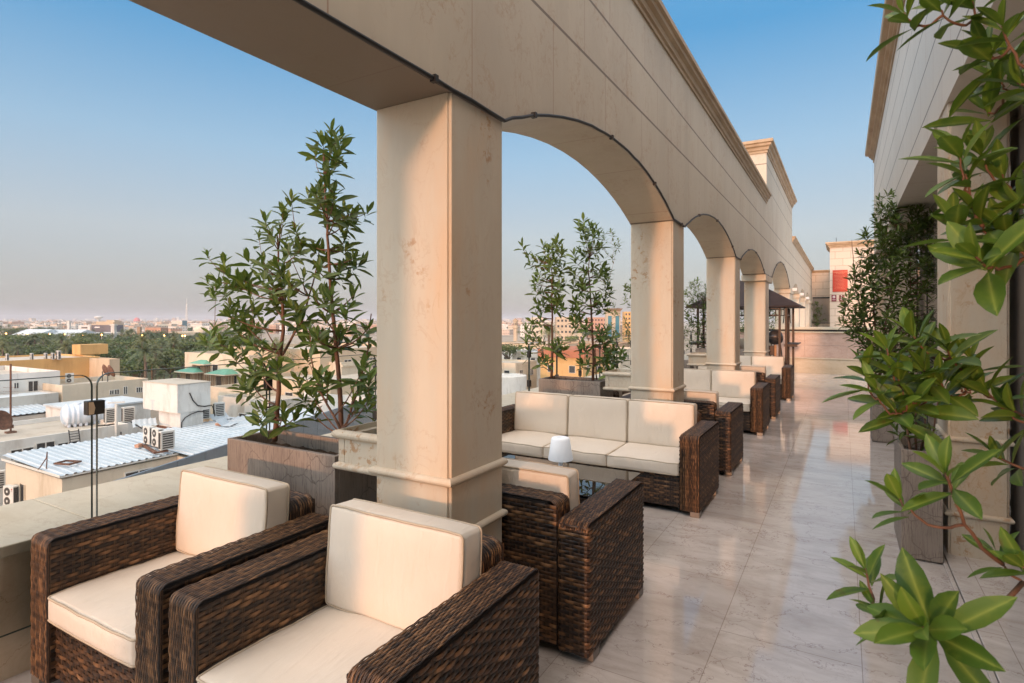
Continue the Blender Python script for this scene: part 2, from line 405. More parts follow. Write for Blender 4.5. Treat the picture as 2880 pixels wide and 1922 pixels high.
def corrugated():
    m, t, b = new_mat('white corrugated sheet'); f = noise(t, geo_pos(t), .8, 5)
    c = ramp(t, f, [(.3, (.40,.46,.50)), (.7, (.50,.55,.59))])
    d = noise(t, geo_pos(t, (.6,2,1)), 1.3, 6, .7); c = mixc(t, ramp(t, d, [(.6, 0), (.75, .4)]), c, (.35,.30,.25))
    t.links.new(c, b.inputs['Base Color']); b.inputs['Roughness'].default_value = .5; return m
M['corr'] = corrugated()
M['clad'] = plain('grey composite cladding', (.16,.19,.22), .35, .2, var=.06)
M['rust'] = plain('rusty steel', (.13,.06,.035), .85, var=.4, sc=4)
M['dark_steel'] = plain('dark steel', (.04,.04,.042), .5, .4)
M['tank'] = plain('bluish white tank plastic', (.62,.67,.74), .4, var=.05)
M['ac'] = plain('off white unit casing', (.58,.57,.53), .5, var=.08, sc=2)
M['grille'] = plain('dark grille', (.05,.045,.04), .6)
M['red_sign'] = plain('red orange board', (.42,.03,.008), .5, var=.06)
M['maroon'] = plain('maroon plate', (.16,.012,.03), .4, var=.05)
M['signwhite'] = plain('sign white', (.75,.72,.70), .5, var=.02)
M['maroon_cushion'] = plain('dark red cushion fabric', (.22,.015,.025), .8)
M['wood_lit_orange'] = plain('orange lit wood', (.32,.13,.04), .4, var=.25, sc=6)  # orange light on the chair legs put into the wood colour
def emit(name, col, st):
    m, t, b = new_mat(name); b.inputs['Emission Color'].default_value = c4(col); b.inputs['Emission Strength'].default_value = st
    b.inputs['Base Color'].default_value = c4(col); return m
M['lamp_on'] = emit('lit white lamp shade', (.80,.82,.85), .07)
M['text'] = plain('pale orange lettering', (.62,.22,.12), .5)
M['lit'] = emit('lit street bulb', (1,.42,.12), 4)
# ================================================================== terrace structure
mb = MB(); mb.box(-3.24, .585, -7, 19.1, -.3, 0)
tag(obj('terrace_floor', mb, M['floor']), kind='structure')
mb = MB(); mb.box(.589, 1.4, -7, 19.1, -.3, .022)
mb.box(.562, .586, -7, 19.1, .0005, .014)
tag(obj('side_path', mb, M['floor'], bevel=.004), kind='structure')
mb = MB(); mb.box(-3.24, 4.5, 19.47, 36.5, .9, 1.23)
tag(obj('upper_terrace_floor', mb, M['floor']), kind='structure')

XW, XB = -1.445, -1.875
def arc(ya, yb, zs, rise, n=20):
    h = (yb - ya) / 2; R = (h*h + rise*rise) / (2*rise); c = (ya + yb) / 2
    return [(c + h*sin(pi/2*(2*i/n - 1)), 0) for i in range(n+1)], lambda y: zs + sqrt(max(0, R*R - (y-c)**2)) - (R - rise)
ZS = 2.57
PIL = [(-5.80, -5.37), (-2.12, -1.69), (1.955, 2.385), (5.615, 6.06), (9.325, 9.80), (13.30, 13.95), (19.70, 20.6)]
BAYS = [('f', -5.37, -2.12), ('f', -1.69, 1.955), (.33, 2.385, 5.615), (.335, 6.06, 9.325), (.31, 9.80, 13.05), (.57, 14.42, 19.62), (.31, 20.95, 23.9), (.31, 24.6, 27.9), (.31, 28.4, 31.4)]
def wall_top(y): return 5.24 if 13.48 <= y <= 20.63 else 4.13
arcade = thing('stone_arcade', 'cream stone arcade of arches on square pillars with brown moulded cornice', 'arcade', (XW, 0, 0))
def wall_mesh():
    mb = MB(); cols = [(-6, ZS)]
    cable = []
    for r, a, b in BAYS:
        if r == 'f':
            cols += [(a, ZS), (b, ZS)]
        else:
            ys, fn = arc(a, b, ZS, r); cols += [(y, fn(y)) for y, _ in ys]
    cols.append((34.2, ZS)); ext = []
    for yb in (13.48, 20.63):
        ext += [(yb - 1e-4, ZS), (yb + 1e-4, ZS)]
    cols = sorted(set(cols + ext))
    o = XW
    for i, (y, z) in enumerate(cols):
        tp = wall_top(y); mb.v += [(0, y, z), (0, y, tp), (XB-o, y, z), (XB-o, y, tp)]; mb.t += [(.5, 0)]*4
    for i in range(len(cols)-1):
        a, b = i*4, i*4+4
        mb.f += [(a, b, b+1, a+1), (a+2, a+3, b+3, b+2), (a, a+2, b+2, b), (a+1, b+1, b+3, a+3)]
    n = (len(cols)-1)*4
    mb.f += [(0, 1, 3, 2), (n, n+2, n+3, n+1)]
    return mb, cols
wmb, wcols = wall_mesh()
obj('wall', wmb, M['stone_wall'], arcade)
def ring_sweep(mb, x0, x1, y0, y1, prof, closed=True):
    n = len(prof); vs = []
    for o_, z in prof: vs += [(x0-o_, y0-o_, z), (x1+o_, y0-o_, z), (x1+o_, y1+o_, z), (x0-o_, y1+o_, z)]
    fs = []
    for i in range(n if closed else n-1):
        j = (i+1) % n
        for k in range(4): fs.append((i*4+k, i*4+(k+1)%4, j*4+(k+1)%4, j*4+k))
    mb.add(vs, fs)
def bead(r, z, base=-.004): return [(base, z-r)] + [(r*cos(w)*1.15, z + r*sin(w)) for w in [(-pi/2 + pi*i/8) for i in range(9)]] + [(base, z+r)]
def pillar(parent, x0, x1, y0, y1, z1, rings, ox=0, mat='stone', n=.013):
    mb = MB()
    q = [(x0+n, y0), (x1-n, y0), (x1-n, y0+n*.8), (x1, y0+n), (x1, y1), (x0, y1), (x0, y0+n), (x0+n, y0+n*.8)]
    mb.prism([(a-ox, b) for a, b in q], 0, z1, 'z')
    p = obj('pillar', mb, M[mat], parent, bevel=.004)
    for z in rings:
        rb = MB(); ring_sweep(rb, x0-ox, x1-ox, y0, y1, bead(.0185, z)); obj('ring_moulding', rb, M['stone'], p, smooth=False)
    return p
for y0, y1 in PIL[:5]: pillar(arcade, XB, XW, y0, y1, ZS, (.655, .905), XW)
for y0, y1, ca, cb in ((13.30, 13.95, 13.10, 14.36), (19.72, 20.85, 19.66, 20.9), (24.0, 24.5, 23.92, 24.58), (27.98, 28.32, 27.92, 28.38), (31.5, 34.1, 31.42, 34.15)):
    p = pillar(arcade, XB, XW-.002, y0, y1, 2.43, (.905,), XW)
    mb = MB(); mb.box(XB-XW-.03, .03, ca, cb, 2.432, ZS-.002); obj('impost_block', mb, M['stone'], p, bevel=.012)
CP = [(0, 0), (.016, 0), (.016, .035), (.034, .045), (.042, .085), (.075, .105), (.078, .14), (.104, .15), (.104, .195), (0, .20)]
def cornice(y0, y1, z, parent):
    mb = MB()
    mb.prism([(o_ - .0, z+h) for o_, h in CP], y0, y1, 'y'); mb.prism([(XB-XW - o_, z+h) for o_, h in CP], y0, y1, 'y')
    mb.box(XB-XW, 0, y0+.001, y1-.001, z+.003, z+.198)
    return obj('cornice', mb, M['cornice'], parent)
cornice(-6, 13.478, 4.13, arcade); cornice(20.635, 34.2, 4.13, arcade)
mb = MB(); ring_sweep(mb, XB-XW, 0, 13.48, 20.63, [(o_*1.35, 5.24+h*1.35) for o_, h in CP]); mb.box(XB-XW, 0, 13.481, 20.629, 5.245, 5.506)
obj('cornice', mb, M['cornice'], arcade)
for y0, y1 in PIL[1:5]:             # stone flower boxes on the outer face of the pillars
    mb = MB(); a, b = y0+.05, y1-.05; xo = XB-.29
    for bx in ((xo, xo+.04, a, b), (xo+.042, XB, a, a+.04), (xo+.042, XB, b-.04, b)): mb.box(bx[0]-XW, bx[1]-XW, bx[2], bx[3], .88, 1.03)
    mb.box(xo-XW, XB-XW, a, b, .872, .879)
    f = obj('flower_box', mb, M['stone'], arcade, bevel=.006)
    rb = MB(); ring_sweep(rb, xo-XW, XB-XW-.03, a, b, bead(.022, 1.035)); ring_sweep(rb, xo-XW, XB-XW-.03, a, b, bead(.018, .878)); obj('rim_moulding', rb, M['stone'], f)
    sb = MB(); sb.box(xo+.043-XW, XB-.002-XW, a+.042, b-.042, .89, .985); obj('soil', sb, M['soil'], f)

# black rope light that follows the arches
cb = MB(); pts = []
for y, z in [c for c in wcols if -5 < c[0] < 20.5]:
    if pts and abs(pts[-1][1]-y) < .02: continue
    pts.append((.013, y, z + .006))
den = []
for a, b in zip(pts, pts[1:]):
    k = max(1, int((b[1]-a[1])/.12))
    for i in range(k):
        f = i/k; den.append((.013, a[1]+(b[1]-a[1])*f, a[2]+(b[2]-a[2])*f + .003*sin(a[1]*31+f*9)))
cb.tube(den, .0095, 7)
rope = tag(obj('rope_light', cb, M['black'], smooth=True), 'black rope light cable clipped along the lower edge of the arches', 'cable'); rope.location = (XW, 0, 0)
for i in range(4, len(den), 7):
    p = den[i]; cl = MB(); cl.obox(p, (.014,0,0), (0,.011,0), (0,0,.014)); obj('clip', cl, M['black'], rope)
for yl, zl in ((21.2, 2.63), (24.9, 2.62), (28.7, 2.60)):
    mb = MB(); mb.box(0, .13, -.07, .07, -.05, .05); mb.box(-.02, .0, -.04, .04, -.12, .02)
    w = tag(obj('wall_light', mb, M['signwhite'], bevel=.01), 'small white box light on the far arcade pillar', 'wall light', 'box lights on the far arches'); w.location = (XW+.02, yl-.7, zl-.05)

# parapet and glass
par = thing('parapet_wall', 'low marble parapet with wide flat beige coping below the glass', 'parapet', (-3.22, 0, 0))
mb = MB(); mb.box(-.62, 0, -7, 34, -1.2, .545); obj('wall', mb, M['beige_marble'], par)
mb = MB()
y = -7
while y < 34: mb.box(-.70, .018, y, min(34, y+1.197), .547, .6); y += 1.2
obj('coping', mb, M['coping'], par, bevel=.006)
XG = -3.165
def pane(y0, y1, z0, z1, r=.06):
    pts = [(y0, z0), (y1, z0)]
    for k in range(7): w = pi/2*k/6; pts.append((y1-r+r*cos(w), z1-r+r*sin(w)))
    for k in range(7): w = pi/2 + pi/2*k/6; pts.append((y0+r+r*cos(w), z1-r+r*sin(w)))
    return pts
def glass_panel(y0, y1, label):
    t = thing('glass_barrier', label, 'glass panel', (XG, y0, 0), group='glass balustrade panels along the parapet')
    pts = [(a-y0, b) for a, b in pane(y0, y1, .22, 1.337)]
    mb = MB(); mb.add([(0, a, b) for a, b in pts], [tuple(range(len(pts)))]); obj('pane', mb, M['glass'], t)
    eb = MB(); n = len(pts); c = (0, sum(p[0] for p in pts)/n, sum(p[1] for p in pts)/n)
    inner = []
    for i, (a, b) in enumerate(pts):
        pa, pb = pts[i-1], pts[(i+1) % n]; tx, tz = pb[0]-pa[0], pb[1]-pa[1]; l = hypot(tx, tz) or 1
        inner.append((a - tz/l*.0038, b + tx/l*.0038))
    vs = [(s_, a, b) for s_ in (-.006, .006) for a, b in pts] + [(s_, a, b) for s_ in (-.006, .006) for a, b in inner]
    fs = []
    for i in range(n):
        j = (i+1) % n; fs += [(i, j, n+j, n+i), (i, 2*n+i, 2*n+j, j), (n+i, n+j, 3*n+j, 3*n+i)]
    eb.add(vs, fs); obj('polished_edge', eb, M['glass_edge'], t, fix=False)
    return t
yj = [-4.456, -3.484, -2.512, -1.54, -.568, .404, 1.376, 2.348, 3.32, 4.29, 5.088] + [5.83 + .742*k for k in range(16)]
for k, (a, b) in enumerate(zip(yj, yj[1:])):
    glass_panel(a+.009, b-.009, 'clear glass balustrade panel with rounded top corners on the parapet')
mbp = None
for k, y in enumerate(yj[:-1]):
    for z in ((1.172,) if k == 6 else ((1.19,) if k == 7 else (1.2, .86))):
        mb = MB(); mb.box(-.022, .022, -.038, .038, -.034, .034) if k == 6 else mb.box(-.018, .018, -.022, .022, -.04, .04)
        c = obj('glass_clamp', mb, M['clamp'], bevel=.004); c.location = (XG, y, z)
        if k == 6:
            tag(c, 'large black glass clamp with a tan sticker between the first two panels', 'clamp')
            sb = MB(); sb.add([(.0235, -.034, -.03), (.0235, -.012, -.03), (.0235, -.006, 0), (.0235, -.014, .03), (.0235, -.034, .03)], [(0,1,2,3,4)]); obj('tan_sticker', sb, M['sand_wall'], c)
        else: tag(c, 'small black clamp joining two glass balustrade panels', 'clamp', 'black clamps on the glass balustrade')

# two-tier step wall at the end of the walk
stp = thing('step_wall', 'pink marble step wall with beige lower tier closing the walk', 'wall', (0, 19.1, 0))
mb = MB(); mb.box(-3.2, 4.5, .02, .36, 0, .44); obj('lower_tier', mb, M['beige_marble'], stp)
mb = MB(); mb.box(-3.2, 4.5, -.012, .36, .442, .466); mb.box(-3.2, 4.5, .0, .36, 1.215, 1.25); mb.box(-3.2, 4.5, .02, .36, 1.31, 1.385); obj('coping', mb, M['coping'], stp, bevel=.006)
mb = MB()
for i in range(7): mb.box(-3.2+i*1.1, -3.2+i*1.1+1.096, .06, .36, .468, .838); mb.box(-3.2+i*1.1+.0, -3.2+i*1.1+1.096, .06, .36, .842, 1.213)
obj('upper_tier', mb, M['marble'], stp)
mb = MB(); mb.box(-3.2, 4.5, .09, .36, 1.252, 1.308); obj('shadow_gap', mb, M['dark_steel'], stp)

# end building with the signs
eb_ = thing('end_building', 'pale stone block tower with signs at the end of the terrace', 'building', (-.59, 33, 1.23))
mb = MB(); mb.box(0, 3.4, 0, 3, 0, 4.0); obj('wall', mb, M['ashlar'], eb_)
mb = MB(); ring_sweep(mb, 0, 3.4, 0, 3, [(o_*1.9, 3.72+.28+h*1.45) for o_, h in CP]); mb.box(0, 3.4, .001, 2.999, 4.004, 4.285); obj('cornice', mb, M['cornice'], eb_)
mb = MB(); mb.tube([(.28, -.1, 4.28), (.28, -.1, 4.5)], .012, 5); obj('lightning_rod', mb, M['dark_steel'], eb_)
fw = thing('link_wall', 'recessed stone link wall with a dark window behind the planting', 'wall', (XW, 34.0, 1.23))
mb = MB(); mb.box(.0, .85, .25, .6, 1.58, 2.86); mb.box(0, .85, .25, .6, 0, .17); mb.box(0, .02, .25, .6, .17, 1.58); obj('wall', mb, M['ashlar'], fw)
mb = MB(); mb.prism([(-o_*.9+.25, 2.86+h*.7) for o_, h in CP], 0, .85, 'x'); obj('cornice', mb, M['cornice'], fw)
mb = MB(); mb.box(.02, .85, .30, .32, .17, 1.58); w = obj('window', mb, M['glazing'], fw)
mb = MB(); mb.box(.02, .85, .262, .299, 1.50, 1.58); mb.box(.02, .85, .262, .299, .17, .21); obj('window_frame', mb, M['dark_steel'], w)

# signs
def sign(name, label, x0, x1, z0, z1, m):
    t = tag(obj(name, (lambda b: (b.box(0, x1-x0, -.03, 0, 0, z1-z0), b)[1])(MB()), m, bevel=.004), label, 'sign'); t.location = (x0, 32.995, z0); return t
s = sign('notice_board', 'large red orange notice board with lines of white text', -.468, .185, 3.01, 4.10, M['red_sign'])
mb = MB(); rr = random.Random(4)
def textline(mb, xc, w, z, h, rr):
    x = xc - w/2
    while x < xc + w/2 - .01:
        l = rr.uniform(.03, .085); l = min(l, xc + w/2 - x); mb.box(x, x+l, -.034, -.0305, z-h/2, z+h/2); x += l + .014
textline(mb, .327, .58, .985, .03, rr); textline(mb, .327, .34, .92, .018, rr)
for i in range(11): textline(mb, .30, rr.uniform(.36, .5), .83 - i*.068, .012, rr)
obj('lettering', mb, M['text'], s)
s = sign('prohibition_sign', 'small maroon sign with a white crossed out circle', -.516, -.303, 2.529, 2.855, M['maroon'])
mb = MB()
for k in range(24):
    a, b = 2*pi*k/24, 2*pi*(k+1)/24
    mb.add([(.106+r*cos(w), -.033, .225+r*sin(w)) for r, w in ((.058,a),(.058,b),(.042,b),(.042,a))], [(0,1,2,3)])
mb.obox((.106, -.033, .225), (.034,0,-.034), (0,.001,0), (.006,0,.006)); mb.obox((.112, -.0335, .232), (.02,0,0), (0,.001,0), (0,0,.007))
textline(mb, .106, .14, .10, .012, rr); textline(mb, .106, .12, .07, .01, rr); obj('symbol', mb, M['signwhite'], s)
s = sign('information_sign', 'small maroon sign with a white letter i', -.185, .029, 2.523, 2.848, M['maroon'])
fc = bpy.data.curves.new('letter', 'FONT'); fc.body = 'i'; fc.size = .26; fc.extrude = .002; fc.align_x = 'CENTER'; fc.offset = .006; fc.materials.append(M['signwhite'])
fo = text_obj(fc); fo.parent = s; fo.rotation_euler = (pi/2, 0, 0); fo.location = (.107, -.033, .13)
mb = MB(); textline(mb, .107, .13, .09, .012, rr); textline(mb, .107, .1, .06, .01, rr); mb.box(.075, .139, -.034, -.0305, .125, .137); obj('symbol', mb, M['signwhite'], s)

# hotel wall on the right
hot = thing('hotel_wall', 'pale stone hotel facade with lintel, pillars and stepped brown cornice', 'building', (.6, 0, 0))
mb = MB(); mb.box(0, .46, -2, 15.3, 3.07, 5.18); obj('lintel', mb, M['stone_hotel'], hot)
HC = [(0, 0), (.018, 0), (.018, .06), (.05, .07), (.05, .10), (.085, .115), (.09, .15), (.15, .165), (.16, .22), (0, .225)]
mb = MB(); mb.prism([(-o_*1.1, 5.18+h) for o_, h in HC], -2, 15.36, 'y'); mb.box(.002, .37, -2, 15.3, 5.184, 5.40); obj('cornice', mb, M['cornice'], hot)
for y0, y1 in ((-2, -1.5), (1.1, 1.6), (4.79, 5.3), (10.4, 10.9), (14.8, 15.3)):
    p = pillar(hot, .61, .93, y0, y1, 3.068, (.80, .30), .6)
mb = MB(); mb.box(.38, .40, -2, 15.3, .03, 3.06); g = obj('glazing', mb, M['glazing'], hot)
mb = MB()
for k in range(14): mb.box(.373, .379, -1.6+1.23*k, -1.56+1.23*k, .092, 3.06)
mb.box(.365, .379, -2, 15.3, .03, .09)
obj('window_frame', mb, M['black'], g)
# ================================================================== woven furniture
def path2(pts, r, ds, flip=1):
    """rounded polyline in 2D -> list of (a, b, na, nb, s)"""
    out = []
    def seg(p, q):
        l = hypot(q[0]-p[0], q[1]-p[1]); k = max(1, int(round(l/ds)))
        for i in range(k): f = i/k; out.append((p[0]+(q[0]-p[0])*f, p[1]+(q[1]-p[1])*f))
    cur = pts[0]
    for i in range(1, len(pts)-1):
        a, b, c = V(pts[i-1]), V(pts[i]), V(pts[i+1])
        d1 = (b-a).normalized(); d2 = (c-b).normalized()
        s = b - d1*r; e = b + d2*r; seg(cur, s)
        ctr = s + (e - b)
        k = max(2, int(r*1.57/ds))
        for j in range(k):
            w = pi/2*j/k; out.append(tuple(ctr + (s-ctr)*cos(w) + (e-ctr)*sin(w)))
        cur = tuple(e)
    seg(cur, pts[-1]); out.append(pts[-1])
    res = []; S = 0
    for i, p in enumerate(out):
        a = out[max(0, i-1)]; b = out[min(len(out)-1, i+1)]
        tx, ty = b[0]-a[0], b[1]-a[1]; l = hypot(tx, ty) or 1
        if i: S += hypot(p[0]-out[i-1][0], p[1]-out[i-1][1])
        res.append((p[0], p[1], -ty/l*flip, tx/l*flip, S))
    return res
def weave(mb, path, to3, nrm3, off, n, pitch, w, th, stake, amp, rng, over=1, bright=.0, stakes=True):
    """interlaced strands: each follows path, offset along off, bobbing over and under the stakes"""
    off = V(off)
    total = path[-1][4]; nst = int(total/stake)+2
    for i in range(n):
        base = rng.uniform(.2, .74) + bright; vs = []; ts = []
        ph = pi*i/over
        kn = [min(1, max(0, base + rng.gauss(0, .2))) for _ in range(nst*1+4)]
        wi = w*rng.uniform(.93, 1.04)
        for a, b, na, nb, s in path:
            bob = cos(pi*s/stake + ph); d = amp*bob
            p = V(to3(a, b)); nn = V(nrm3(na, nb))
            c = p + off*(pitch*(i+.5)) + nn*d
            x = s/stake; k = int(x); f = x-k; tt = kn[k]*(1-f) + kn[k+1]*f
            tt = max(0, tt - (.28 if bob < -.2 else 0))  # crevice shade put into the tint where a strand dips under
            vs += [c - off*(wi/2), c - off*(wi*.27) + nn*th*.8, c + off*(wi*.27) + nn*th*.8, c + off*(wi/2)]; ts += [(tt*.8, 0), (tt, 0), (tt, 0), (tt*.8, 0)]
        m = len(path); fs = []
        for j in range(m-1):
            for k in range(3): fs.append((j*4+k, j*4+k+1, j*4+5+k, j*4+4+k))
        mb.add(vs, fs, ts)
    if stakes:
        k = 0
        H = n*pitch
        for q in range(nst):
            s0 = stake*(q) 
            if s0 > total: break
            pj = min(range(len(path)), key=lambda j: abs(path[j][4]-s0)); a, b, na, nb, s = path[pj]
            p = V(to3(a, b)); nn = V(nrm3(na, nb)); tv = off.cross(nn)
            for e in (-.0032, .0032):
                lo, hi = p + tv*e - nn*.0005, p + tv*e + off*H - nn*.0005
                mb.add([lo - tv*.0024, lo + nn*.0022, lo + tv*.0024, hi - tv*.0024, hi + nn*.0022, hi + tv*.0024], [(0,1,4,3), (1,2,5,4)], [(.42, 0)]*6)
def arm(parent, W, H, D, rng, z0=.045):
    """one woven arm, 0..W in x, 0..D in y (front at y=0)"""
    mb = MB(); ds = .011
    g = .004
    pth = path2([(W, .006), (W, D), (0, D), (0, .006)], .016, ds, -1)
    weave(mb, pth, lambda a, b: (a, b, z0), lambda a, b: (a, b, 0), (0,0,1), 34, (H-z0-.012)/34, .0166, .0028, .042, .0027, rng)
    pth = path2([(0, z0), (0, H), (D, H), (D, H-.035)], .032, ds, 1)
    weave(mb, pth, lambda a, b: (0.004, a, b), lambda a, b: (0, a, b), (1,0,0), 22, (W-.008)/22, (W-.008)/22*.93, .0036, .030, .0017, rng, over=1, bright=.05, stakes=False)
    o = obj('arm', mb, M['wicker'], parent, smooth=True, fix=False)
    lb = MB(); lb.box(.006, W-.006, .008, D-.008, z0-.005, H-.012); obj('arm_core', lb, M['weave_blocker'], o)
    return o
def cushion(parent, name, sx, sy, sz, loc, r=.022, puff=.022, side=.012, rot=(0,0,0), rng=random):
    mb = MB(); hx, hy, hz = sx/2, sy/2, sz/2
    def g(h):
        e = [-h, -h+r*.12, -h+r*.35, -h+r*.65, -h+r]; k = max(6, int((2*h-2*r)/.05))
        return e + [-h+r+(2*h-2*r)*i/k for i in range(1, k)] + [-x for x in e[::-1]]
    ph = [rng.uniform(0, 6.28) for _ in range(6)]
    def mapp(x, y, z):
        q = V((max(-hx+r, min(hx-r, x)), max(-hy+r, min(hy-r, y)), max(-hz+r, min(hz-r, z)))); d = V((x,y,z)) - q
        p = q + d.normalized()*r if d.length > 1e-9 else V((x,y,z))
        a, b, c = x/hx, y/hy, z/hz
        e = lambda t: max(0, 1-t**4)
        p.z += (1 if c > 0 else -1)*puff*e(a)*e(b)*min(1, abs(c)*1.2) 
        p.y += (1 if b > 0 else -1)*side*e(a)*e(c)*min(1, abs(b)**6*1.2)
        p.x += (1 if a > 0 else -1)*side*.8*e(b)*e(c)*min(1, abs(a)**6*1.2)
        wob = .004*(sin(x*11+ph[0])*sin(y*9+ph[1]) + .6*sin(x*27+y*9+ph[2])*max(0, abs(y/hy))**2 + .35*sin(y*33+x*6+ph[3])*max(0, abs(x/hx))**2)
        p.z += wob*(1 if c > 0 else .3)
        return p
    gx, gy, gz = g(hx), g(hy), g(hz)
    for (A, B, fn) in ((gx, gy, lambda a, b: (a, b, hz)), (gx, gy, lambda a, b: (a, b, -hz)), (gx, gz, lambda a, b: (a, -hy, b)), (gx, gz, lambda a, b: (a, hy, b)), (gy, gz, lambda a, b: (-hx, a, b)), (gy, gz, lambda a, b: (hx, a, b))):
        vs = [mapp(*fn(a, b)) for a in A for b in B]; nb = len(B)
        mb.add(vs, [(i*nb+j, i*nb+j+1, (i+1)*nb+j+1, (i+1)*nb+j) for i in range(len(A)-1) for j in range(nb-1)])
    o = obj(name, mb, M['fabric'], parent, smooth=True, fix=False)
    me = o.data; bm = bmesh.new(); bm.from_mesh(me); bmesh.ops.remove_doubles(bm, verts=bm.verts, dist=1e-5); bmesh.ops.recalc_face_normals(bm, faces=bm.faces); bm.to_mesh(me); bm.free()
    pb = MB()
    for sgn in (1, -1):
        pts = []
        for cx, cy, w0 in ((hx-r, hy-r, 0), (-hx+r, hy-r, pi/2), (-hx+r, -hy+r, pi), (hx-r, -hy+r, 1.5*pi)):
            for k in range(5): w = w0 + pi/2*k/4; pts.append((cx + r*cos(w), cy + r*sin(w)))
        dens = []
        for i in range(len(pts)):
            a, b = pts[i], pts[(i+1) % len(pts)]; k = max(1, int(hypot(a[0]-b[0], a[1]-b[1])/.06))
            dens += [(a[0]+(b[0]-a[0])*j/k, a[1]+(b[1]-a[1])*j/k) for j in range(k)]
        zz = hz - r*.28
        loop = []
        for x, y in dens:
            p = mapp(x, y, sgn*(hz - r*.30)); nrm = V((x/hx*abs(x/hx)**5, y/hy*abs(y/hy)**5, sgn*.9)).normalized(); loop.append(p + nrm*.003)
        pb.tube(loop, .0048, 6, closed=True)
    obj('piping', pb, M['piping'], o, smooth=True, fix=False)
    o.location = loc; o.rotation_euler = rot
    return o
AW, AH, AD = .16, .655, .83
def seat_unit(name, label, cat, width, ncush, seed, group):
    rng = random.Random(seed); t = thing(name, label, cat, group=group)
    a = arm(t, AW, AH, AD, rng)
    b = a.copy(); COL.objects.link(b); b.parent = t
    c = a.children[0].copy(); COL.objects.link(c); c.parent = b; b.location.x = width - AW
    x0, x1 = AW + .004, width - AW - .004
    # back rest: wide weave outside, fine strands over the top
    mb = MB(); HB = .735
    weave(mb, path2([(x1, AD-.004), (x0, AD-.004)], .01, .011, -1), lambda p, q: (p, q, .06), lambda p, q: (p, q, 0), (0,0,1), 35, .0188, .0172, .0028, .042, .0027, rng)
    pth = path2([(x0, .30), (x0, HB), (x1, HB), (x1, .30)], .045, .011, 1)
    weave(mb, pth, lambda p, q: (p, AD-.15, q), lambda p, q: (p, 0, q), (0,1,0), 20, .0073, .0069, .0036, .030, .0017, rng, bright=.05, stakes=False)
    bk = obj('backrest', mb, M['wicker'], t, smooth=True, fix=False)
    lb = MB(); lb.box(x0+.004, x1-.004, AD-.145, AD-.012, .05, HB-.05); lb.box(x0+.05, x1-.05, AD-.145, AD-.012, HB-.049, HB-.010); obj('backrest_core', lb, M['weave_blocker'], bk)
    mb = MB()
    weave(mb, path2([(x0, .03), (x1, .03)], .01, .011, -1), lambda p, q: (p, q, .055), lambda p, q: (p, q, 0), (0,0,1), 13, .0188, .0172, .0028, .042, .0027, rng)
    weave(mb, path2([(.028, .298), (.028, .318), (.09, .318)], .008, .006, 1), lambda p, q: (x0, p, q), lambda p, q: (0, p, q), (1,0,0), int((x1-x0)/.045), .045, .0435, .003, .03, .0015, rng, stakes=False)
    fp = obj('front_panel', mb, M['wicker'], t, smooth=True, fix=False)
    lb = MB(); lb.box(x0, x1, .036, AD-.15, .05, .30); obj('panel_core', lb, M['weave_blocker'], fp)
    w = (x1 - x0) / ncush
    for i in range(ncush):
        cx = x0 + w*(i+.5)
        cushion(t, 'seat_cushion', w-.006, .70, .105, (cx, .345, .372), .016, .010, .012, rng=rng)
        cushion(t, 'back_cushion', w-.012, .40, .13, (cx, .612+rng.uniform(-.004,.004), .628), .017, .011, .007, rot=(pi/2 - .06, 0, rng.uniform(-.012, .012)), rng=rng)
    fb = []
    for fx in (.0, width-.075):
        for fy in (.03, AD-.105):
            m_ = MB(); m_.box(fx, fx+.075, fy-.03, fy+.05, 0, .043); obj('foot', m_, M['steel_foot'], t, bevel=.003)
    return t
GA, GS = 'wicker armchairs with cream cushions', 'three seat wicker sofas with cream cushions'
WCH = 1.012; WSO = 2.20
ch = seat_unit('wicker_armchair', 'large wicker armchair at the bottom edge in front of the thick pillar', 'armchair', WCH, 1, 3, GA)
ch.location = (-2.012, 1.10, 0)
dup(ch, (-3.095, 1.10, 0), radians(.5), 'wicker armchair beside the glass parapet, left of its twin')
def backward(x_right, y_back, label, rz=0):    # chairs that show us their backs
    return dup(ch, (x_right, y_back + AD, 0), pi + rz, label)
backward(-1.01, 2.432, 'wicker armchair seen from behind, right of the thick pillar')
backward(-2.09, 2.45, 'wicker armchair seen from behind, mostly hidden by the thick pillar and planter')
backward(-.99, 6.12, 'wicker armchair seen from behind, right of the second pillar')
backward(-2.20, 6.50, 'wicker armchair seen from behind, between second planter and second pillar')
backward(-.94, 9.985, 'wicker armchair seen from behind, right of the third pillar')
backward(-2.08, 10.2, 'wicker armchair with shaded cushion seen left of the third pillar')
sf = seat_unit('wicker_sofa', 'wicker sofa with three whole cream seats, behind the lamp table', 'sofa', WSO, 3, 8, GS)
sf.location = (-1.0 - WSO, 4.712, 0)
dup(sf, (-.96 - WSO, 8.50, 0), 0, 'wicker sofa between the second and third pillars, two cushions showing')
dup(sf, (-.90 - WSO, 12.46, 0), 0, 'farthest wicker sofa, in front of the gazebo')

